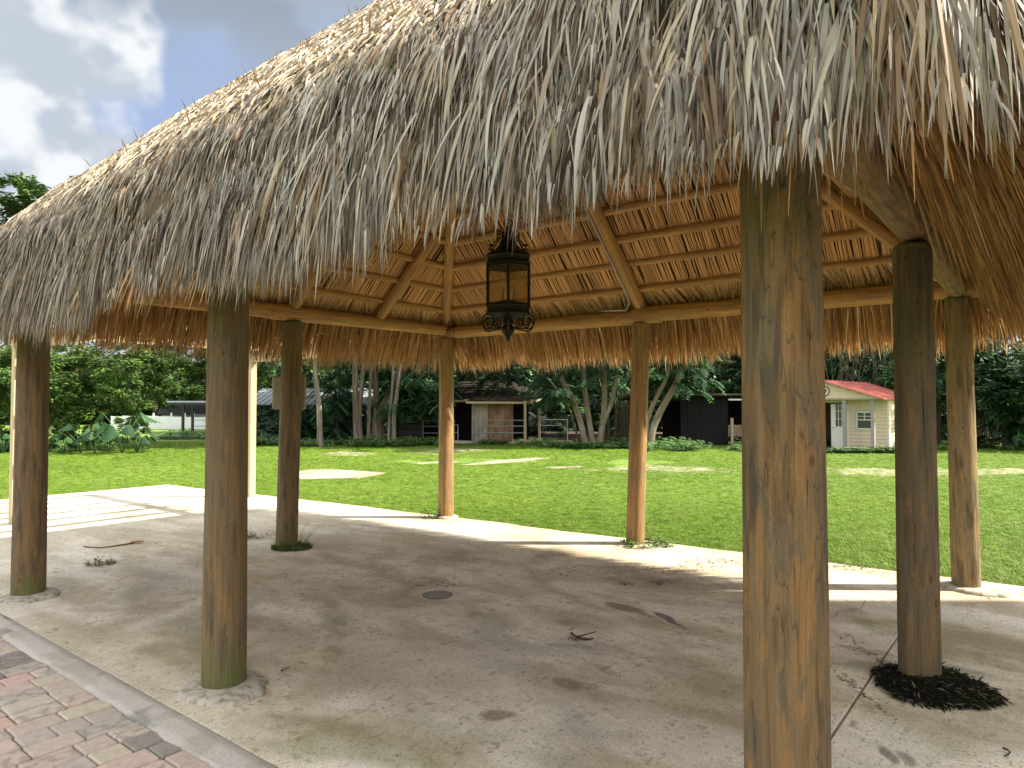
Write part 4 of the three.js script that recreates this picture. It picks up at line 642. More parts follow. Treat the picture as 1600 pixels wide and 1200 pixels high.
// ------------------------------------------------------------------ stable in the middle
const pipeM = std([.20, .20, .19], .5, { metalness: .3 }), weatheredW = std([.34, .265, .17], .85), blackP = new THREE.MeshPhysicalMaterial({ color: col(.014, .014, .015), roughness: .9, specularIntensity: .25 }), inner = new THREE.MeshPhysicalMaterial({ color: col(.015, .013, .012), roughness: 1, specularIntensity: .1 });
{
  const d = 29.5, t = thing('horse_stable', 'low dark stable with brown tin panels and sagging shingled roof behind the lawn', 'stable', [X(760, d), GY, -d]);
  const o = t.position, at = (px, py, dd) => [X(px, dd) - o.x, Y(py, dd) - o.y, -dd - o.z];
  const quad = (a, b, c, e, th = .04) => { const g = new THREE.BufferGeometry(); const A = [a, b, c, e].map(p => new THREE.Vector3(...p)); const n = new THREE.Vector3().crossVectors(A[1].clone().sub(A[0]), A[3].clone().sub(A[0])).normalize().multiplyScalar(th); const V = [...A, ...A.map(p => p.clone().sub(n))]; const I = [0, 1, 2, 0, 2, 3, 4, 6, 5, 4, 7, 6, 0, 4, 5, 0, 5, 1, 1, 5, 6, 1, 6, 2, 2, 6, 7, 2, 7, 3, 3, 7, 4, 3, 4, 0]; const P = []; const U = []; I.forEach((i) => { P.push(V[i].x, V[i].y, V[i].z); U.push(V[i].x * .5 + V[i].z * .3, V[i].y * .5 + V[i].z * .3); }); g.setAttribute('position', new THREE.Float32BufferAttribute(P, 3)); g.setAttribute('uv', new THREE.Float32BufferAttribute(U, 2)); g.computeVertexNormals(); return g; };
  const rust = (c1, c2, s) => { const m = tex(256, 256, (i, j) => { const a = fbm(i * .03 + s, j * .015, 4), b = fbm(i * .12 + s, j * .02, 3), n = n2(i * .8, j * .8); return mix3(c1, c2, sst(.35, .65, a * .6 + b * .4)).map(v => v * (.8 + .4 * n)); }); return m; };
  const tinG = new THREE.MeshStandardMaterial({ map: rust([.20, .17, .14], [.30, .26, .21], 3), roughness: .8 }), tinB = new THREE.MeshStandardMaterial({ map: rust([.15, .085, .05], [.26, .15, .085], 13), roughness: .8 });
  const corr = (px0, px1, py0, py1, dd, m) => { const x0 = at(px0, 0, dd)[0], x1 = at(px1, 0, dd)[0], y0 = at(0, py0, dd)[1], y1 = at(0, py1, dd)[1], N = Math.round((x1 - x0) / .025), P = [], U = [], I = []; for (let i = 0; i <= N; i++) { const x = mix(x0, x1, i / N), z = at(0, 0, dd)[2] + .018 * Math.sin(x * 2 * Math.PI / .15); P.push(x, y1, z, x, y0, z); U.push(x * .6, 0, x * .6, (y0 - y1) * .6); } for (let i = 0; i < N; i++) { const q = i * 2; I.push(q, q + 2, q + 1, q + 1, q + 2, q + 3); } const g = new THREE.BufferGeometry(); g.setAttribute('position', new THREE.Float32BufferAttribute(P, 3)); g.setAttribute('uv', new THREE.Float32BufferAttribute(U, 2)); g.setIndex(I); g.computeVertexNormals(); m.side = THREE.DoubleSide; add('tin_panel', g, m, t); };
  corr(737, 762, 629, 690, d, tinG); corr(761.5, 802, 629, 691, d + .05, tinB);
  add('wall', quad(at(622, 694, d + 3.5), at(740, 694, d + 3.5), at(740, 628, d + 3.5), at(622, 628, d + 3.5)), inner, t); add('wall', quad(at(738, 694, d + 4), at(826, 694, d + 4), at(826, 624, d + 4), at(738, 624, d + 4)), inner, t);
  add('kerb', quad(at(660, 692, d), at(806, 696, d), at(806, 691, d), at(660, 687, d), .4), std([.36, .34, .29], .9), t);
  const shM = (() => { const m = tex(256, 256, (i, j) => { const a = fbm(i * .05, j * .05, 4), b = n2(i * .5, j * .5); return mix3([.022, .018, .015], [.055, .043, .034], a).map(v => v * (.7 + .6 * b)); }); return new THREE.MeshPhysicalMaterial({ map: m, roughness: 1, specularIntensity: .1 }); })();
  // flat porch roof with fallen litter and a pale fascia
  add('porch_roof', quad(at(729, 627.5, d - .5), at(822, 628, d - .5), at(852, 621, d + 3), at(745, 619, d + 3), .05), shM, t);
  add('fascia', merge([quad(at(728, 630.5, d - .55), at(822, 631, d - .55), at(822, 627.6, d - .55), at(728, 627.2, d - .55), .03), quad(at(822, 631, d - .55), at(850, 625, d + 1.7), at(850, 622, d + 1.7), at(822, 627.6, d - .55), .03)]), weatheredW, t);
  const lr = rng(7), lit = new MB(); for (let i = 0; i < 420; i++) { const f = lr(), q = lr(), a = at(mix(733, 822, f), 627, d - .4), b = at(mix(748, 846, f), 619.5, d + 2.8); const p = [mix(a[0], b[0], q), mix(a[1], b[1], q) + .03 + .05 * lr(), mix(a[2], b[2], q)]; const dd = rdir(lr); strip(lit, p, [dd[0], .25 * dd[1], dd[2]], norm(cross(dd, [0, 1, .2])), .15 + .25 * lr(), .03, 2, .3, 1, tint([.14, .095, .06], lr)); } add('fallen_leaves', lit.geo(), leafB, t, 'stuff');
  // shingled slopes in overlapping courses
  for (let i = 0; i < 7; i++) { const f0 = i / 7, f1 = (i + 1) / 7 + .03; const L0 = at(668, 627, d + 1.5), L1 = at(690, 597, d + 6), R0 = at(750, 624, d + 1.5), R1 = at(797, 595, d + 6); const lp = (a, b, f, up = 0) => [mix(a[0], b[0], f), mix(a[1], b[1], f) + up, mix(a[2], b[2], f)]; add('shingle_course', quad(lp(L0, L1, f0, .05), lp(R0, R1, f0, .05), lp(R0, R1, f1, 0), lp(L0, L1, f1, 0), .03), shM, t); }
  add('roof_slope', quad(at(797, 595, d + 6), at(750, 624, d + 1.5), at(846, 622, d + 3), at(830, 608, d + 6), .05), shM, t);
  add('roof_beam', logGeo(at(668, 628, d + 1.2), at(752, 626, d + 1.2), .05, .05, 2, 8), weatheredW, t); add('roof_strut', logGeo(at(780, 598, d + 4), at(782, 622, d + 3), .03, .03, 2, 8), weatheredW, t);
  for (const [px, py, dd, r] of [[820.5, 694, d - .6, .075], [842.5, 692, d + 1.7, .07]]) { const a = at(px, 0, dd)[0], z = at(px, 0, dd)[2]; add('post', box(r * 1.5, Y(627, dd) - GY + .05, r * 1.5, a, (Y(627, dd) - GY) / 2, z, .01), weatheredW, t); }
  for (const py of [656.5, 665.5, 676]) { add('rail', logGeo(at(741, py, d - .62), at(820, py + .3, d - .62), .024, .024, 2, 8, 0), pipeM, t); add('rail', logGeo(at(843, py - .7, d + 1.7), at(886, py - .7, d + 1.7), .022, .022, 2, 8, 0), pipeM, t); add('rail', logGeo(at(662, py + .6, d + .3), at(708, py + .6, d + .3), .022, .022, 2, 8, 0), std([.14, .14, .14], .5), t); }
  for (const [px, dd] of [[740.5, d - .62], [886, d + 1.7], [661, d + .3], [710, d + .3]]) add('rail_post', logGeo(at(px, 692, dd), at(px, 655, dd), .03, .03, 2, 8, 0), std([.12, .11, .10], .6), t);
  for (let i = 0; i < 5; i++) add('dark_board', quad(at(623, 688 - i * 9, d + .6), at(660, 688 - i * 9, d + .6), at(660, 680.5 - i * 9, d + .6), at(623, 680.5 - i * 9, d + .6), .03), std([.035, .032, .03], .85), t);
}
// pale walker frame standing in the stable doorway and a white car behind the rails
{
  const d = 30.5, t = thing('walking_frame', 'pale bent-tube frame standing in the dark stable doorway', 'frame', [X(712.5, d), GY, -d]); const h = .78; for (const s of [-1, 1]) { const c = new THREE.CatmullRomCurve3([[s * .09, 0, .12], [s * .09, h, .05], [s * .09, h, -.05], [s * .09, 0, -.14]].map(p => new THREE.Vector3(...p)), false, 'catmullrom', .05); add('tube', new THREE.TubeGeometry(c, 24, .016, 6), std([.55, .56, .57], .35, { metalness: .3 }), t); } add('crossbar', merge([logGeo([-.09, h, 0], [.09, h, 0], .016, .016, 1, 6, 0), logGeo([-.09, .45, .08], [.09, .45, .08], .014, .014, 1, 6, 0)]), std([.5, .5, .5], .4), t);
}
{
  const d = 38, t = thing('parked_car', 'white car parked in the shade behind the stable rails', 'car', [X(796, d), GY, -d], .15); const s = new THREE.Shape(); [[-2.1, .3], [-2.1, .75], [-1.75, .95], [-1.1, 1.02], [-.55, 1.42], [.7, 1.44], [1.3, 1.05], [2.0, .95], [2.15, .6], [2.1, .3]].forEach(([a, b], i) => i ? s.lineTo(a, b) : s.moveTo(a, b)); const g = new THREE.ExtrudeGeometry(s, { depth: 1.5, bevelEnabled: true, bevelThickness: .1, bevelSize: .06, bevelSegments: 3 }); g.translate(0, 0, -.75); add('body', g, std([.42, .44, .47], .3), t);
  for (const x of [-1.35, 1.3]) for (const z of [-.72, .72]) { const w = new THREE.CylinderGeometry(.32, .32, .2, 20); w.rotateX(Math.PI / 2); w.translate(x, .32, z); add('wheel', w, std([.02, .02, .02], .8), t); } const ws = new THREE.Shape(); ws.moveTo(-1.0, 1.03); ws.lineTo(-.52, 1.36); ws.lineTo(.65, 1.38); ws.lineTo(1.1, 1.05); const wg = new THREE.ExtrudeGeometry(ws, { depth: 1.73, bevelEnabled: false }); wg.translate(0, 0, -.865); add('window', wg, std([.03, .035, .04], .1), t);
}
// black shelter to the right of the stable
{
  const d = 28.5, t = thing('black_shelter', 'black clad open shelter with thin littered roof left of the shed', 'shelter', [X(1100, d), GY, -d]), o = t.position; const bx = (px0, px1, py0, py1, dd, th, m, n) => { const x0 = X(px0, dd) - o.x, x1 = X(px1, dd) - o.x, y0 = Y(py1, dd) - o.y, y1 = Y(py0, dd) - o.y; return add(n, box(x1 - x0, y1 - y0, th, (x0 + x1) / 2, (y0 + y1) / 2, -dd - o.z), m, t); };
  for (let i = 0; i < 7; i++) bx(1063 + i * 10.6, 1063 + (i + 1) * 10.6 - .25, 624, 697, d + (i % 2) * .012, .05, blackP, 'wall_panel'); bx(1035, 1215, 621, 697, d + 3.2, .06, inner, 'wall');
  const roof = add('roof', box(6.4, .07, 3.8, 0, 0, 0), std([.075, .055, .042], 1), t); roof.position.set(X(1108, d) - o.x, Y(620, d) - o.y, -1.5); roof.rotation.x = -.05; bx(1138, 1160, 623.2, 625.6, d - .4, .04, std([.5, .52, .52], .5), 'gutter'); bx(1141, 1145, 653, 697, d - .3, .1, weatheredW, 'post'); bx(1196, 1200, 624, 697, d - .3, .1, weatheredW, 'post');
  const lr = rng(17), lit = new MB(); for (let i = 0; i < 340; i++) { const dd = rdir(lr); strip(lit, [X(mix(1025, 1195, lr()), d) - o.x, Y(620, d) - o.y + .045 + .04 * lr(), -1.5 + 3.4 * (lr() - .5)], [dd[0], .3 * dd[1], dd[2]], norm(cross(dd, [0, 1, .2])), .15 + .25 * lr(), .035, 2, .3, 1, tint([.16, .11, .075], lr)); } add('fallen_leaves', lit.geo(), leafB, t, 'stuff');
  const fw = thing('firewood_stack', 'low stack of cut logs under the black shelter roof', 'firewood', [X(1150, d + .6), GY, -(d + .6)]); const endM = std([.40, .30, .19], .9); for (let r = 0; r < 4; r++) for (let i = 0; i < 7; i++) { const c = new THREE.CylinderGeometry(.062, .062, .5, 9); c.rotateX(Math.PI / 2); c.rotateZ(i * 1.3 + r); c.translate(-.42 + i * .135 + (r % 2) * .06, .42 + r * .115, 0); add('log', c, endM, fw); } add('rack', merge([box(1.05, .06, .5, 0, .33, 0), box(.06, .36, .5, -.45, .16, 0), box(.06, .36, .5, .45, .16, 0)]), std([.10, .08, .06], .9), fw);
}
// white jug by the tree foot
{ const d = 27, t = thing('white_container', 'small white plastic container standing at the edge of the weeds', 'container', [X(1010.5, d), GY + .14, -d]); const g = new THREE.LatheGeometry([[0, 0], [.10, 0], [.11, .02], [.11, .26], [.06, .34], [.04, .36], [.04, .40], [0, .40]].map(p => new THREE.Vector2(...p)), 16); add('body', g, std([.8, .79, .75], .5), t); const h = new THREE.TorusGeometry(.06, .014, 6, 14, Math.PI); h.rotateZ(-Math.PI / 2); h.translate(.10, .26, 0); add('handle', h, std([.78, .77, .73], .5), t); const st = box(.16, .16, .16, 0, -.08, 0, .01); add('block', st, std([.3, .28, .24], .9), t); }

// ------------------------------------------------------------------ far left: fence, canopy, boat under a cover, metal roofed building
{
  const d = 47, t = thing('white_fence', 'white panel fence across the far left end of the lawn', 'fence', [X(270, d), GY, -d]), o = t.position, wm = std([.72, .73, .74], .6); for (let i = 0; i < 13; i++) { const x = X(175 + i * 18, d) - o.x, w = 18 / FPX * d; const top = .80 + .12 * Math.exp(-(((i - 2) / 3) ** 2)); add('panel', box(w - .03, top, .04, x + w / 2, top / 2 + .02, 0), wm, t); add('post', box(.07, top + .04, .05, x, (top + .04) / 2, .012), wm, t); }
  const stk = [253, 258, 270, 303]; for (const px of [240, 268, 289, 303]) add('stake', box(.10, .35, .05, X(px, d) - o.x, .95, -.03), wm, t);
}
{
  const d = 40, t = thing('flat_canopy', 'flat grey roofed carport on thin black posts before the white fence', 'canopy', [X(310, d), GY, -d]), o = t.position, bk = std([.02, .02, .022], .5); add('roof', box(5.6, .09, 3.6, X(345, d) - o.x, Y(631.5, d) - o.y + .14, -1.2), std([.42, .46, .50], .4, { metalness: .2 }), t); add('fascia', box(5.6, .12, .06, X(345, d) - o.x, Y(632.5, d) - o.y + .05, .62), bk, t); for (const [px, z] of [[293, .5], [306.5, .4], [372, .4], [390, -2.6]]) add('post', box(.12, Y(632, d) - GY, .12, X(px, d) - o.x, (Y(632, d) - GY) / 2, z), bk, t); for (const y of [.45, .8, 1.1]) add('rail', box(2.6, .035, .035, X(342, d) - o.x, y, .4), pipeM, t);
}
{
  const d = 53, t = thing('covered_boat', 'boat under a dark grey cover standing behind the white fence', 'boat', [X(300, d), GY, -d]); const N = 30, P = [], I = [], M = 9; for (let i = 0; i <= N; i++) { const f = i / N, x = mix(X(250, d), X(345, d), f) - t.position.x, hh = .35 + .75 * Math.pow(f, .5) * (1 - .15 * f), w = .35 + 1.2 * Math.sqrt(f * (1.15 - f)); for (let k = 0; k <= M; k++) { const a = k / M * Math.PI; P.push(x, .95 + hh * Math.sin(a) * (1 + .12 * n2(i * .8, k)) , Math.cos(a) * w); } } for (let i = 0; i < N; i++) for (let k = 0; k < M; k++) { const q = i * (M + 1) + k; I.push(q, q + 1, q + M + 1, q + 1, q + M + 2, q + M + 1); } const g = new THREE.BufferGeometry(); g.setAttribute('position', new THREE.Float32BufferAttribute(P, 3)); g.setIndex(I); g.computeVertexNormals(); add('cover', g, std([.055, .055, .065], .8, { side: THREE.DoubleSide }), t); const hull = box(4.2, .7, 1.6, .1, .62, 0, .2); add('hull', hull, std([.4, .4, .42], .4), t); for (const x of [-1.2, 1.2]) add('stand', box(.12, .35, 1.2, x, .15, 0), std([.1, .1, .1], .8), t);
}
{
  const d = 36, t = thing('metal_roof_building', 'long low building with silvery ribbed metal roof behind the trees', 'building', [X(480, d), GY, -d]), o = t.position; const wv = add('wall', box(5.6, 1.5, 3.5, 0, .8, -2.4), std([.012, .012, .012], .95), t); const met = std([.38, .40, .41], .45, { metalness: .3 }); const parts = [box(6.6, .05, 3.4, 0, 0, 0)]; for (let i = 0; i <= 22; i++) parts.push(box(.05, .04, 3.4, -3.3 + i * .3, .045, 0)); const g = merge(parts); g.rotateX(.26); add('roof', merge([g]), met, t).position.set(0, Y(619, d) - GY, -1.2);
  for (const px of [403, 409]) add('post', box(.12, 1.7, .12, X(px, d) - o.x, .85, .2), blackP, t); for (const y of [.35, .7]) add('rail', box(3.0, .05, .05, X(440, d) - o.x, y, .2), std([.2, .2, .2], .6), t);
}

// ------------------------------------------------------------------ trees
function tree(name, label, category, px, d, limbs, bark, crown, mat = leafA, group) {
  const t = thing(name, label, category, [X(px, d), GY, -d], 0, group); const o = t.position;
  limbs.forEach(([pts, r0, r1], i) => add(i ? 'branch' : 'trunk', limbGeo(pts, r0, r1, px * .01 + i), bark, t)); if (crown) add('crown', crown, mat, t); return t;
}
const P3 = (px, d, list) => list.map(([x, y, dz = 0]) => [X(x, d + dz) - X(px, d), Y(y, d + dz) - GY, -dz]);
// big shrub thicket on the left: broad tree over philodendron
{
  const d = 25.5, r = rng(201);
  const cl = []; for (let i = 0; i < 20; i++) { const px = mix(-190, 215, r()), py = mix(535, 650, r()) , dz = (r() - .5) * 4; cl.push([X(px, d + dz) - X(30, d), Math.max(.9, Y(py, d + dz)), -dz, .8 + .6 * r(), .8]); }
  for (const [px, py, R] of [[175, 640, 1.0], [205, 628, .8], [130, 650, .9], [90, 575, 1.2], [190, 590, .8], [10, 600, 1.2], [10, 560, 1.2], [150, 560, .9], [225, 645, .55], [215, 662, .5], [100, 620, 1], [60, 660, .8], [200, 672, .6], [165, 680, .55], [120, 684, .55], [85, 680, .6], [40, 684, .6], [0, 680, .7], [140, 668, .6]]) cl.push([X(px, d) - X(30, d), Y(py, d), .3, R, .8]);
  tree('bushy_tree', 'broad bushy green tree sweeping to the ground at the left lawn edge', 'tree', 30, d, [[P3(30, d, [[60, 703, 1], [75, 660, 1], [110, 600, 1], [120, 540, 1]]), .16, .06], [P3(30, d, [[75, 665, 1], [20, 600, 1.2], [-20, 520, 1.5]]), .11, .04], [P3(30, d, [[95, 625, .5], [140, 575, -.5], [185, 545, -.8]]), .06, .02]], barkTan, crownGeo(202, cl, 1500, .17, .075, [...PAL.lit, ...PAL.ylw, [.08, .16, .035], [.13, .21, .045]]));
}
{ // tall tree whose crown shows over the roof
  const d = 30; const cl = [[[20, 300], 1.25], [[65, 315], .8], [[-15, 330], 1.2], [[45, 285], .75], [[85, 330], .6], [[0, 380], 1.6], [[80, 400], 1.4], [[30, 450], 1.6], [[112, 279], .36], [[-70, 380], 1.6], [[30, 325], 1.0], [[60, 300], .75], [[5, 300], .9]].map(([[px, py], R]) => [X(px, d) - X(20, d), Y(py, d), 0, R, .6]);
  tree('tall_tree', 'tall dark green tree rising above the left end of the thatch', 'tree', 20, d, [[P3(20, d, [[30, 690], [25, 560], [40, 420], [30, 300]]), .28, .06], [P3(20, d, [[40, 400], [90, 330], [112, 282]]), .07, .02]], barkBrown, crownGeo(203, cl, 1000, .21, .10, [...PAL.lit, [.09, .17, .035]]));
}
{ // broad-leaved philodendrons at its foot
  const r = rng(222); const leafG = (() => { const s = new THREE.Shape(); const lob = 7; s.moveTo(0, 0); for (let i = 0; i <= lob; i++) { const y = .1 + i / lob * .8, w = .36 * Math.sin(Math.PI * (.15 + .8 * i / lob)); s.lineTo(w, y - .02); s.lineTo(w * .95, y + .045); if (i < lob) s.lineTo(w * .35, y + .055); } s.lineTo(0, 1.05); for (let i = lob; i >= 0; i--) { const y = .1 + i / lob * .8, w = .36 * Math.sin(Math.PI * (.15 + .8 * i / lob)); if (i < lob) s.lineTo(-w * .35, y + .055); s.lineTo(-w * .95, y + .045); s.lineTo(-w, y - .02); } const g = new THREE.ShapeGeometry(s); const p = g.attributes.position; for (let i = 0; i < p.count; i++) { const x = p.getX(i), y = p.getY(i); p.setXYZ(i, x, y * .92, -.22 * y * y + Math.abs(x) * .35); } g.computeVertexNormals(); return g; })();
  const phM = [[.022, .065, .02], [.032, .085, .026], [.016, .048, .017]].map(c => new THREE.MeshPhysicalMaterial({ color: col(...c), roughness: .65, specularIntensity: .4, side: THREE.DoubleSide, transmission: .15, thickness: 0 }));
  const plant = (px, d, h, n, label, nm = 'philodendron') => { const t = thing(nm, label, 'plant', [X(px, d), GY, -d], r() * 6, 'leafy plants along the foot of the left thicket'); for (let i = 0; i < n; i++) { const a = i / n * 6.28 + r() * .5, L = h * (.55 + .45 * r()), out = h * (.35 + .3 * r()); const st = add('stem', limbGeo([[0, 0, 0], [Math.sin(a) * out * .4, L * .6, Math.cos(a) * out * .4], [Math.sin(a) * out, L, Math.cos(a) * out]], .014, .009, i, 6), std([.05, .10, .03], .6), t); const m = new THREE.Mesh(leafG, phM[Math.floor(r() * 3)]); m.name = 'leaf'; const s = h * (.34 + .2 * r()); m.scale.setScalar(s); m.position.set(Math.sin(a) * out, L, Math.cos(a) * out); m.rotation.set(2.15 + r() * .6, a, (r() - .5) * .5, 'YXZ'); m.castShadow = true; t.add(m); } };
  plant(193, 23.6, 1.5, 10, 'largest philodendron with deeply cut leaves at the right tip of the left thicket'); plant(215, 24.0, .9, 9, 'philodendron at the far right end of the thicket nearest the white fence'); plant(150, 23.3, .8, 9, 'low philodendron with spreading leaves below the middle of the thicket'); plant(170, 23.4, .75, 9, 'low philodendron left of the largest cut-leaved one'); plant(100, 23.3, .75, 9, 'pale leaved philodendron just right of the leftmost post'); plant(8, 23.5, .95, 9, 'philodendron left of the leftmost post'); plant(128, 23.8, 1.2, 8, 'taller upright philodendron between the low ones under the thicket');
}
// woodland trees at the left, sunlit
{
  const defs = [[240, 50, 7.5, 'light green round tree behind the white fence right of the sky gap'], [310, 56, 9, 'sunlit leafy tree behind the flat canopy'], [375, 52, 8, 'bright green tree seen between the two left posts'], [430, 49, 7.5, 'bright yellow green tree behind the pale pergola post'], [160, 58, 6.5, 'distant green tree behind the bushy thicket'], [-60, 48, 8, 'dark green tree at the far left edge behind the thicket']];
  const proto = []; for (let k = 0; k < 2; k++) { const r = rng(240 + k), cl = []; for (let i = 0; i < 15; i++) { const a = r() * 6.28, q = Math.sqrt(r()) * .28; cl.push([Math.cos(a) * q, .30 + .55 * r(), Math.sin(a) * q, .13 + .08 * r(), .85]); } const s = 8; proto.push(crownGeo(250 + k, cl.map(c => [c[0] * s, c[1] * s, c[2] * s, c[3] * s, c[4]]), 560, .26, .13, k ? [...PAL.lit, ...PAL.ylw] : PAL.lit)); }
  defs.forEach(([px, d, h, lab], i) => { const t = tree('woodland_tree', lab, 'tree', px, d, [[[[0, 0, 0], [.15, 1.6, 0], [-.1, 4.4, .1]], .2, .07], [[[0, 2, 0], [.6, 3.2, .2], [1.3, 4.6, .3]], .08, .03]], barkBrown, proto[i % 2], leafA); t.scale.setScalar(h / 8); t.rotation.y = i * 1.7; });
}
// the row of trees in front of the stable
{
  const PALc = [[.04, .11, .04], [.06, .15, .05], [.028, .08, .033], [.085, .19, .06]];
  const canopy = (seed, px0, px1, py0, py1, d, n, nPer, ox, sp = .8) => { const r = rng(seed), tips = []; for (let i = 0; i < n; i++) { const dz = (r() - .3) * 2.5; tips.push([X(mix(px0, px1, r()), d + dz) - ox, Y(mix(py0, py1, Math.pow(r(), .8)), d + dz) - GY, -dz, sp]); } return frondGeo(seed, tips, nPer, .8, .12, PALc); };
  const T = (px, d, lab, limbs, bark, c, nm = 'shade_tree') => tree(nm, lab, 'tree', px, d, limbs.map(([pts, a, b]) => [P3(px, d, pts), a, b]), bark, c, leafA);
  T(501, 27.5, 'slender pale grey trunk standing alone left of the twin trunks', [[[[501, 697], [499, 640], [493, 590], [491, 540], [488, 430]], .115, .07]], barkGrey, canopy(301, 410, 540, 420, 555, 27.5, 16, 10, X(501, 27.5)));
  T(561, 28, 'dark twin trunk streaked pale where the bark has gone', [[[[558, 696], [556, 640], [555, 590], [553, 480]], .14, .09], [[[565, 696], [562, 650], [566, 590], [575, 480]], .10, .07]], barkBrown, canopy(302, 505, 610, 400, 560, 28, 16, 10, X(561, 28)));
  T(578, 28.6, 'thin brown trunk just right of the dark twin trunk', [[[[576, 694], [577, 640], [580, 560], [582, 470]], .075, .05]], barkTan, canopy(303, 540, 625, 430, 590, 28.6, 12, 9, X(578, 28.6)));
  T(597, 29, 'thick leaning trunk forking low beside the dark boards', [[[[592, 694], [592, 655], [604, 632], [622, 590], [640, 500]], .30, .09], [[[590, 665], [588, 620], [584, 520]], .16, .08]], barkBrown, canopy(304, 575, 665, 590, 645, 26.8, 19, 9, X(597, 29)));
  T(613, 28.2, 'pair of slim grey trunks in front of the dark boards', [[[[607, 691], [609, 650], [613, 600], [616, 500]], .06, .04], [[[616, 692], [616, 650], [620, 615], [632, 520]], .095, .06]], barkGrey, canopy(305, 600, 700, 585, 640, 26.8, 19, 9, X(613, 28.2)));
  T(925, 27.2, 'four stemmed tree with spotted tan trunks right of the stable', [[[[914, 694], [907, 660], [895, 625], [878, 592], [850, 520]], .135, .08], [[[926, 694], [920, 655], [914, 610], [908, 520]], .12, .08], [[[936, 692], [943, 650], [944, 600], [940, 500]], .13, .08], [[[940, 665], [955, 630], [962, 595], [975, 500]], .10, .06]], barkTan, canopy(306, 830, 975, 480, 603, 26.6, 34, 9, X(925, 27.2)));
  T(1018, 26.5, 'leaning tan trunk forking to the right behind the middle far post', [[[[1015, 697], [1020, 668], [1036, 635], [1056, 600], [1085, 520]], .15, .09], [[[1008, 692], [1012, 655], [1026, 620], [1043, 585], [1050, 500]], .10, .06]], barkTan, canopy(307, 985, 1105, 480, 604, 26.2, 34, 9, X(1018, 26.5)));
  T(690, 31.5, 'leafy dark tree leaning over the stable roof', [[[[690, 690], [688, 640], [690, 560], [700, 450]], .14, .08]], barkDark, canopy(308, 640, 800, 480, 598, 31.5, 28, 9, X(690, 31.5)));
  T(858, 26.8, 'low leafy branch with bright leaves hanging beside the stable roof', [[[[905, 694, 1], [890, 640, .5], [868, 605], [855, 590]], .05, .03]], barkTan, canopy(309, 838, 880, 588, 622, 26.2, 6, 8, X(858, 26.8), .5));
  T(1180, 33, 'dark spreading tree behind the black shelter', [[[[1190, 690], [1185, 620], [1170, 540], [1160, 440]], .2, .1]], barkDark, canopy(310, 1080, 1290, 470, 612, 33, 44, 9, X(1180, 33)));
  T(450, 33, 'dark leafy tree covering the left end of the silvery roof', [[[[470, 690], [465, 620], [450, 560]], .15, .07]], barkDark, canopy(311, 405, 470, 632, 672, 29.5, 18, 9, X(450, 33)));
  T(530, 31, 'dark leafy sapling between the pale trunk and the twin trunks', [[[[528, 692], [528, 640], [533, 590]], .06, .03]], barkDark, canopy(312, 505, 552, 575, 680, 30.2, 20, 9, X(530, 31), .6));
}
{
  const r = rng(333), cl = []; for (let i = 0; i < 16; i++) { const a = r() * 6.28, q = Math.sqrt(r()) * 2.4; cl.push([Math.cos(a) * q, 5.2 + 2.4 * r(), Math.sin(a) * q, .9 + .4 * r(), .8]); } const g = crownGeo(334, cl, 420, .30, .13, PAL.mid);  // unseen upper leaves, added to keep the sun off the stable
  for (const o of scene.children) if (/^shade_tree/.test(o.name)) { const p = o.position; if (p.z > -26.6) continue; const m = add('added_shade_crown', g, leafA, o); m.rotation.y = p.x * 3; m.position.set(.3, 0, -2.2); m.scale.set(1.35, 1, 1.45); }
}
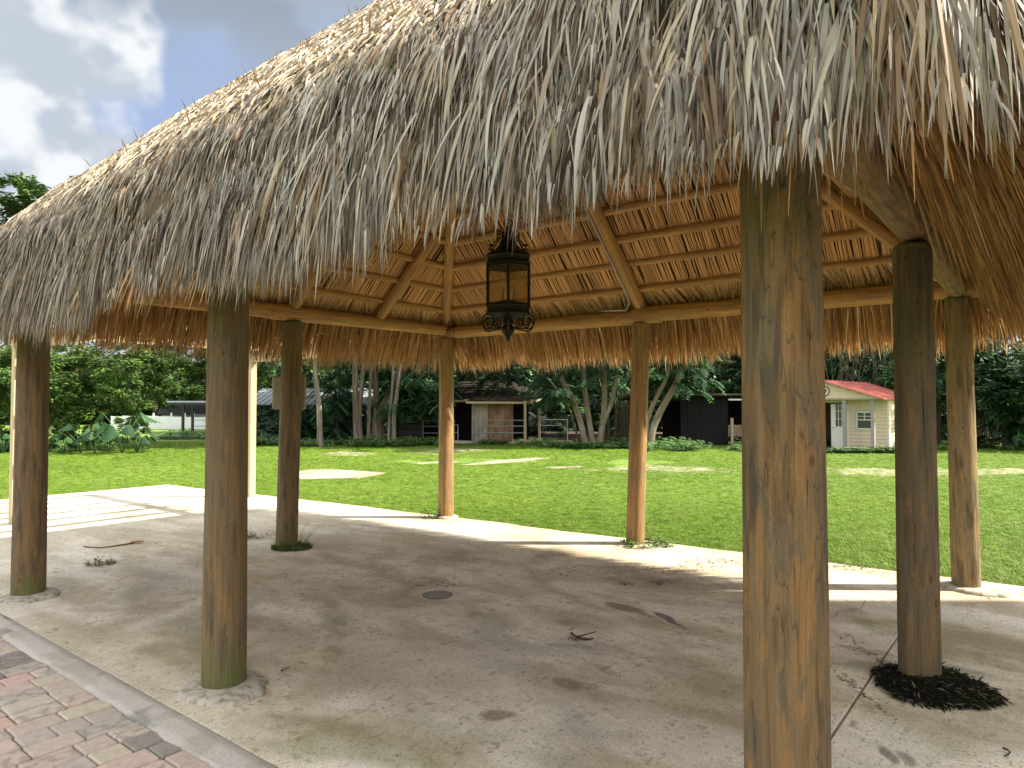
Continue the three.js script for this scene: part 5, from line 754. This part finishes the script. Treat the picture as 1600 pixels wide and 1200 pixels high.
// dense dark woodland behind shed and stable
{
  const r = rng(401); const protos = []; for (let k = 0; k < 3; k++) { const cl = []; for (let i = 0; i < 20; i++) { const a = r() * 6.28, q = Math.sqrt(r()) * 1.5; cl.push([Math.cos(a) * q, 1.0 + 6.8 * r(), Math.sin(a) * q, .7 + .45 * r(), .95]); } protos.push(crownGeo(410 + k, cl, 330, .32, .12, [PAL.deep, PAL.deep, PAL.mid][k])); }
  const spots = [[1200, 37], [1262, 34.5], [1310, 36.5], [1358, 34], [1405, 35.5], [1450, 33.5], [1495, 34.5], [1545, 33], [1590, 34.5], [1640, 33], [1700, 34], [1120, 38], [1050, 37], [985, 38.5], [915, 37.5], [850, 40.5], [780, 41], [715, 41.5], [650, 41], [590, 40], [530, 41], [470, 43], [1335, 42], [1430, 42], [1530, 41], [1620, 42], [1462, 27.5], [1512, 26.4], [1572, 26.0], [1640, 25.6], [1710, 25.2], [1488, 30]];
  const ORD = ['first', 'second', 'third', 'fourth', 'fifth', 'sixth', 'seventh', 'eighth', 'ninth', 'tenth', 'eleventh', 'twelfth', 'thirteenth', 'fourteenth', 'fifteenth', 'sixteenth', 'seventeenth'];
  const rowOf = d => d > 36.8 ? 'back' : d > 32 ? 'middle' : 'front'; const nth = ([px, d]) => ORD[spots.filter(q => rowOf(q[1]) === rowOf(d) && q[0] > px).length];
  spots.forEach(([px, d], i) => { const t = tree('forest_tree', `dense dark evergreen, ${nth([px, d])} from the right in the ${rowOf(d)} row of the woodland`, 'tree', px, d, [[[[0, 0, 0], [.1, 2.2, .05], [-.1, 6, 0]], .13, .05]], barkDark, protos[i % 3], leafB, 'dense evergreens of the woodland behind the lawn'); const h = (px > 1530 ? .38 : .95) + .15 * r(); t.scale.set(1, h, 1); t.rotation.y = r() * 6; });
  // bamboo culms
  for (const [px, d, lab] of [[1315, 31.5, 'clump of thin bamboo stems behind the shed roof'], [1385, 30.5, 'clump of bamboo stems at the right end of the shed roof'], [1545, 29, 'clump of bamboo stems in the shade right of the rightmost post'], [965, 33, 'clump of bamboo stems behind the four stemmed tree']]) { const t = thing('bamboo_clump', lab, 'bamboo', [X(px, d), GY, -d]); for (let i = 0; i < 22; i++) { const a = r() * 6.28, q = r() * .9, h = 3.5 + 2 * r(); add('culm', limbGeo([[Math.cos(a) * q, 0, Math.sin(a) * q], [Math.cos(a) * q * 1.2, h * .5, Math.sin(a) * q * 1.2], [Math.cos(a) * q * 2, h, Math.sin(a) * q * 2]], .03, .02, i, 6), std([.10 + .06 * r(), .11, .05], .5), t); } const mb = new MB(); for (let i = 0; i < 1500; i++) { const a = r() * 6.28, q = r() * 1.7, y = 1.6 + 4 * r(); strip(mb, [Math.cos(a) * q, y, Math.sin(a) * q], norm([Math.cos(a), -.3, Math.sin(a)]), [-Math.sin(a), .3, Math.cos(a)], .25 + .15 * r(), .035, 2, .8, .5, tint(PAL.deep[i % 4], r)); } add('foliage', mb.geo(), leafB, t, 'stuff'); }
  { const px = 1541, d = 28.4; tree('slim_sapling', 'single slim pale sapling trunk in the shade right of the rightmost post', 'tree', px, d, [[P3(px, d, [[1541, 698], [1540, 650], [1540, 600], [1538, 560]]), .05, .03]], barkGrey, crownGeo(444, [[0, 3.2, 0, .8, .7], [.3, 2.6, .2, .5, .7]], 500, .2, .06, PAL.mid)); }
  { const px = 1578, d = 30; tree('edge_tree', 'yellow green tree catching the light at the right edge', 'tree', px, d, [[P3(px, d, [[1578, 700], [1572, 640], [1572, 560], [1575, 500]]), .1, .05]], barkDark, crownGeo(446, [[-.3, 3.2, .4, .7, .6], [.6, 3.0, .3, .9, .6], [0, 2.2, .5, 1, .7], [1.2, 2.2, .4, 1, .7], [-.7, 1.6, .3, .8, .7]], 520, .24, .10, [...PAL.mid, ...PAL.lit])); }
  // far mass closing the horizon
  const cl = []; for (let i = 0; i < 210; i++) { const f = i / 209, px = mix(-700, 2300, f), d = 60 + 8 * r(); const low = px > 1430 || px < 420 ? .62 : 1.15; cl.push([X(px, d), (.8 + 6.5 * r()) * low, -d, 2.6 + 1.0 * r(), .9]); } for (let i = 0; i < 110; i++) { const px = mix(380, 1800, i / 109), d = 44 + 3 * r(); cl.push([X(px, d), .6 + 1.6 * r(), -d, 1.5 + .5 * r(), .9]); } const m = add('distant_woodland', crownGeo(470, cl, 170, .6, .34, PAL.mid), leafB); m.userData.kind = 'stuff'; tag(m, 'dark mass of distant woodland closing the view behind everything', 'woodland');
}
// dark brown sheet painted in for canopy shade, and low growth under the trees
{
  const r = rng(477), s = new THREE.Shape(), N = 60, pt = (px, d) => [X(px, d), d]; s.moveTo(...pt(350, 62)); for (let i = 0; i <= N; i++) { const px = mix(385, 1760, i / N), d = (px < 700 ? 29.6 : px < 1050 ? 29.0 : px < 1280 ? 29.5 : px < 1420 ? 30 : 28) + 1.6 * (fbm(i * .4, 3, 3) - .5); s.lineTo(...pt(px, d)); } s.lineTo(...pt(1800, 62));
  const g = new THREE.ShapeGeometry(s); g.rotateX(-Math.PI / 2); g.translate(0, GY + .006, 0); const m = tex(256, 256, (i, j) => { const a = fbm(i * .05, j * .05, 4), b = n2(i * .6, j * .6); return mix3([.045, .034, .022], [.095, .07, .045], a).map(v => v * (.6 + .8 * b)); }); m.repeat.set(.3, .3); struct('canopy_shade_sheet', g, new THREE.MeshStandardMaterial({ map: m, roughness: 1 }));
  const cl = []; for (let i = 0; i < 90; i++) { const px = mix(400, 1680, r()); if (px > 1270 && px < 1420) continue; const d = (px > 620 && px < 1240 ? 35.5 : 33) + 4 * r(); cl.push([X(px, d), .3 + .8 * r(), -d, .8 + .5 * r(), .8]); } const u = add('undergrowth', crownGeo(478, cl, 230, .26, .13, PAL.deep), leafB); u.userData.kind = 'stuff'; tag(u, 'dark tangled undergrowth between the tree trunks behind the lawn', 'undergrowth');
}
// weeds along the woodland edge
{
  const r = rng(501), mb = new MB(); for (let i = 0; i < 26; i++) { const a = r() * 6.28; leaf1(mb, [(r() - .5) * .25, .04 + .2 * r() * r(), (r() - .5) * .25], norm([Math.cos(a), .7 * r(), Math.sin(a)]), norm([-Math.sin(a), .2, Math.cos(a)]), .09 + .08 * r(), .045, [1, 1, 1]); } const g = mb.geo();
  const band = [[1000, 1290, 24.5, 28, 900], [1285, 1420, 23.6, 24.5, 420], [1420, 1640, 25, 30, 300], [845, 1000, 26, 28.6, 500], [480, 700, 27, 29.5, 420], [400, 480, 28, 31, 400], [225, 345, 33, 38, 360], [640, 850, 28.6, 29.4, 160], [-60, 230, 23.5, 25, 240]]; const list = []; for (const [a, b, d0, d1, n] of band) for (let i = 0; i < n; i++) { const d = mix(d0, d1, r()); const px = mix(a, b, r()); if (px > 1285 && px < 1380 && d > 24.3) continue; if (n2(px * .03, d * .8) + .3 * (r() - .5) < .46) continue; list.push([X(px, d), d]); }
  const m = new THREE.InstancedMesh(g, new THREE.MeshPhysicalMaterial({ vertexColors: true, roughness: .55, side: THREE.DoubleSide, transmission: .25, thickness: 0 }), list.length), o = new THREE.Object3D(), c = new THREE.Color(); list.forEach(([x, d], i) => { const s = .8 + 1.0 * r(); o.position.set(x, GY, -d); o.rotation.set(0, r() * 6.28, 0); o.scale.set(s, s * (.35 + .9 * n2(x * .8, d)), s); o.updateMatrix(); m.setMatrixAt(i, o.matrix); const k = .6 + .7 * r(); c.setRGB(.10 * k, .22 * k, .04 * k); m.setColorAt(i, c); }); m.name = 'weeds'; m.userData.kind = 'stuff'; tag(m, 'low leafy weeds growing along the edge of the woodland', 'weeds'); m.castShadow = m.receiveShadow = true; scene.add(m);
  const lr = rng(505), lm = new MB(); for (let i = 0; i < 2600; i++) { const d = mix(27.5, 31, lr()), px = mix(470, 900, lr()); const dd = rdir(lr); strip(lm, [X(px, d), GY + .01 + .03 * lr(), -d], [dd[0], .15 * dd[1], dd[2]], norm(cross(dd, [0, 1, .1])), .08 + .14 * lr(), .04, 1, 0, .5, tint([.12, .085, .055], lr)); } const l = add('fallen_leaves', lm.geo(), leafB); l.userData.kind = 'stuff'; tag(l, 'brown fallen leaves scattered under the trees by the stable', 'leaf litter');
}

// ------------------------------------------------------------------ small things on the slab
{
  const r = rng(601);
  const tuft = (name, label, px, py, n, h, sp, leafy, pal) => { const d = D(py), t = thing(name, label, 'weed', [X(px, d), 0, -d]); const mb = new MB(), m2 = new MB(); for (let i = 0; i < n; i++) { const a = r() * 6.28, q = sp * (.45 + .55 * r()), p = [Math.cos(a) * q, -.01, Math.sin(a) * q * .8]; if (leafy) { const hh = h * r(); for (let k = 0; k < 5; k++) { const b = r() * 6.28; leaf1(m2, [p[0] + .05 * (r() - .5), hh * (k + 1) / 5, p[2] + .05 * (r() - .5)], norm([Math.cos(b), .4, Math.sin(b)]), norm([-Math.sin(b), .1, Math.cos(b)]), .035 + .03 * r(), .022, tint(pal[k % pal.length], r)); } } else strip(mb, p, [Math.cos(a) * .5 * r(), 1, Math.sin(a) * .5 * r()], [-Math.sin(a), 0, Math.cos(a)], h * (.35 + .65 * r()), .006, 4, 1.2, .4, tint(pal[i % pal.length], r)); } if (mb.n) add('blades', mb.geo(), leafA, t, 'stuff'); if (m2.n) add('leaves', m2.geo(), leafA, t, 'stuff'); return t; };
  const gp = [[.07, .15, .02], [.10, .18, .03], [.05, .10, .018]];
  const t1 = tuft('grass_tuft', 'grass tuft in the sunken ring round the slim inner left post', 458, 855, 130, .14, .20, false, gp); { const mb = new MB(); for (let i = 0; i < 14; i++) { const a = r() * 6.28; strip(mb, [Math.cos(a) * .15, 0, Math.sin(a) * .12], [Math.cos(a) * .4, 1, Math.sin(a) * .4], [-Math.sin(a), 0, Math.cos(a)], .3 + .22 * r(), .006, 6, 1.5, .3, tint(gp[1], r)); } add('long_blades', mb.geo(), leafA, t1, 'stuff'); const hole = new THREE.CircleGeometry(.225, 28); hole.rotateX(-Math.PI / 2); hole.scale(1, 1, .85); hole.translate(0, .006, 0); add('moss', hole, new THREE.MeshStandardMaterial({ color: col(.035, .055, .012), roughness: 1 }), t1); const mm = new MB(); for (let i = 0; i < 500; i++) { const a = r() * 6.28, q = .22 * Math.sqrt(r()); strip(mm, [Math.cos(a) * q, .004, Math.sin(a) * q * .85], [r() - .5, 1, r() - .5], [1, 0, 0], .03 + .03 * r(), .01, 2, .6, 1, tint([.06, .11, .015], r)); } add('moss_tips', mm.geo(), leafB, t1, 'stuff'); }
  tuft('leafy_weed', 'leafy weeds round the middle post of the far side', 1010, 850, 120, .09, .30, true, [[.10, .19, .03], [.14, .22, .05]]); tuft('corner_weed', 'small weeds at the foot of the far corner post', 676, 808, 34, .12, .17, true, gp); tuft('seam_weed', 'few weeds sprouting from the slab joint behind the near left post', 400, 838, 16, .10, .14, true, gp); tuft('joint_weed', 'tiny dry weeds along the thin slab joint left of the near left post', 160, 880, 24, .05, .14, true, [[.22, .19, .07], [.12, .14, .04]]);
  // dark leaf mould round a post
  { const [lx, lz] = [HL + .02, .05], [wx, wz] = toWorld(lx, lz); const mb = new MB(); for (let i = 0; i < 4200; i++) { const a = r() * 6.28, R0 = .25 * (.8 + .5 * fbm3(Math.cos(a) * 1.4, Math.sin(a) * 1.4, 3, 3)), q = R0 * Math.pow(r(), .6); const dd = rdir(r); strip(mb, [Math.cos(a) * q * 1.12, .004 + .045 * (1 - q / R0) + .018 * r(), Math.sin(a) * q * .95], [dd[0], .3 * Math.abs(dd[1]), dd[2]], norm(cross(dd, [0, 1, .2])), .018 + .032 * r(), .006 + .005 * r(), 2, .5, 1, tint(r() < .8 ? [.013, .012, .008] : r() < .7 ? [.02, .034, .009] : [.12, .09, .06], r)); } const m = add('leaf_mould', mb.geo(), new THREE.MeshPhysicalMaterial({ vertexColors: true, roughness: 1, specularIntensity: .15, side: THREE.DoubleSide })); m.position.set(wx + .02, 0, wz + .05); m.scale.set(1.12, 1, 1.25); m.userData.kind = 'stuff'; tag(m, 'dark damp leaf mould heaped round the foot of the right middle post', 'leaf mould'); const base = new THREE.SphereGeometry(1, 24, 10); base.scale(.25, .03, .22); const bm = add('mould_bed', base, std([.02, .018, .013], 1), m); }
  // litter
  { const mb = new MB(); const put = (x, z, L, w, c, y = .003) => { const a = r() * 6.28; strip(mb, [x, y + .006 * r(), z], [Math.cos(a), .12 * (r() - .3), Math.sin(a)], [-Math.sin(a), (r() - .5) * .6, Math.cos(a)], L, w, 2, .1, .8, c); };
    const brown = [[.10, .065, .035], [.16, .10, .05], [.07, .05, .03], [.22, .15, .08]];
    for (let i = 0; i < 2600; i++) { const lx = mix(-9, 5, r()), lz = mix(-2.6, 2.8, r()); const [x, z] = toWorld(lx, lz); if (-z < 1.8) continue; put(x, z, .006 + .02 * r() * r(), .003 + .006 * r(), tint(brown[i % 4], r)); }
    for (const [px, py, sx, sz, n, L] of [[980, 910, .10, .04, 26, .05], [1030, 908, .13, .05, 46, .05], [1110, 875, .5, .12, 190, .04], [1330, 885, .5, .12, 130, .05], [690, 912, .3, .05, 40, .05], [600, 895, .9, .2, 70, .025], [1000, 890, 1.0, .15, 150, .03], [900, 995, .07, .02, 18, .07], [860, 890, .8, .15, 80, .03], [1540, 925, .35, .08, 60, .05], [300, 793, 1.0, .2, 60, .05], [400, 840, .3, .1, 20, .08], [1330, 1070, .04, .3, 70, .03], [1370, 1030, .06, .3, 80, .035]]) { const d = D(py); for (let i = 0; i < n; i++) put(X(px, d) + (r() + r() - 1) * sx, -d + (r() + r() - 1) * sz * 2.5, L * (.4 + .8 * r()), .006 + .008 * r(), tint(brown[i % 4], r)); }
    const m = add('leaf_litter', mb.geo(), leafB); m.userData.kind = 'stuff'; tag(m, 'brown crumbs of dead leaf scattered over the concrete slab', 'leaf litter'); }
  const wire = (name, label, cat, pts, r0, r1, c, extra) => { const d = D(pts[0][1]), t = thing(name, label, cat, [X(pts[0][0], d), .012, -d]); const w = pts.map(([px, py, y = 0]) => { const q = D(py); return [X(px, q) - t.position.x, y, -q - t.position.z]; }); add('stem', limbGeo(w, r0, r1, 3, 7), std(c, .8), t); extra?.(t, w); return t; };
  wire('palm_stalk', 'dried palm stalk with reddish brown sheath lying left of the near left post', 'palm stalk', [[136, 854], [165, 855.5], [190, 852], [214, 848]], .006, .009, [.16, .11, .06], (t, w) => { const a = w[3]; const g = new THREE.SphereGeometry(1, 16, 8); g.scale(.075, .012, .03); g.rotateY(.25); g.translate(a[0] + .03, .012, a[2]); add('sheath', g, std([.36, .13, .045], .7), t); });
  wire('forked_twig', 'dark forked twig lying in the middle of the slab', 'twig', [[892, 988], [900, 994], [912, 998], [926, 996]], .007, .005, [.045, .03, .02], (t, w) => { add('side_twig', limbGeo([w[1], [w[1][0] + .06, .01, w[1][2] - .02], [w[1][0] + .14, .02, w[1][2] - .05]], .005, .003, 2, 6), std([.045, .03, .02], .8), t); });
  wire('bent_twig', 'small bent twig on the slab near the right middle post', 'twig', [[1556, 1164], [1566, 1170], [1558, 1176]], .004, .003, [.03, .025, .02]); wire('thin_twig', 'thin dark twig right of the near left post', 'twig', [[444, 1046], [450, 1043], [456, 1040]], .004, .003, [.04, .03, .02]);
  { const d = D(927), t = thing('drain_cover', 'round grey drain cover set in the middle of the slab', 'drain cover', [X(685, d), .001, -d]); const m = tex(128, 128, (i, j) => { const b = n2(i * .6, j * .6), a = fbm(i * .06, j * .06, 3); return mix3([.17, .155, .13], [.27, .25, .21], a).map(v => v * (.8 + .4 * b)); }); const g = new THREE.CylinderGeometry(.115, .117, .008, 40); add('lid', g, new THREE.MeshStandardMaterial({ map: m, roughness: .8 }), t); const rg = new THREE.TorusGeometry(.123, .004, 6, 40); rg.rotateX(Math.PI / 2); add('rim', rg, std([.08, .07, .055], .9), t); }
}
renderer.render(scene, camera);
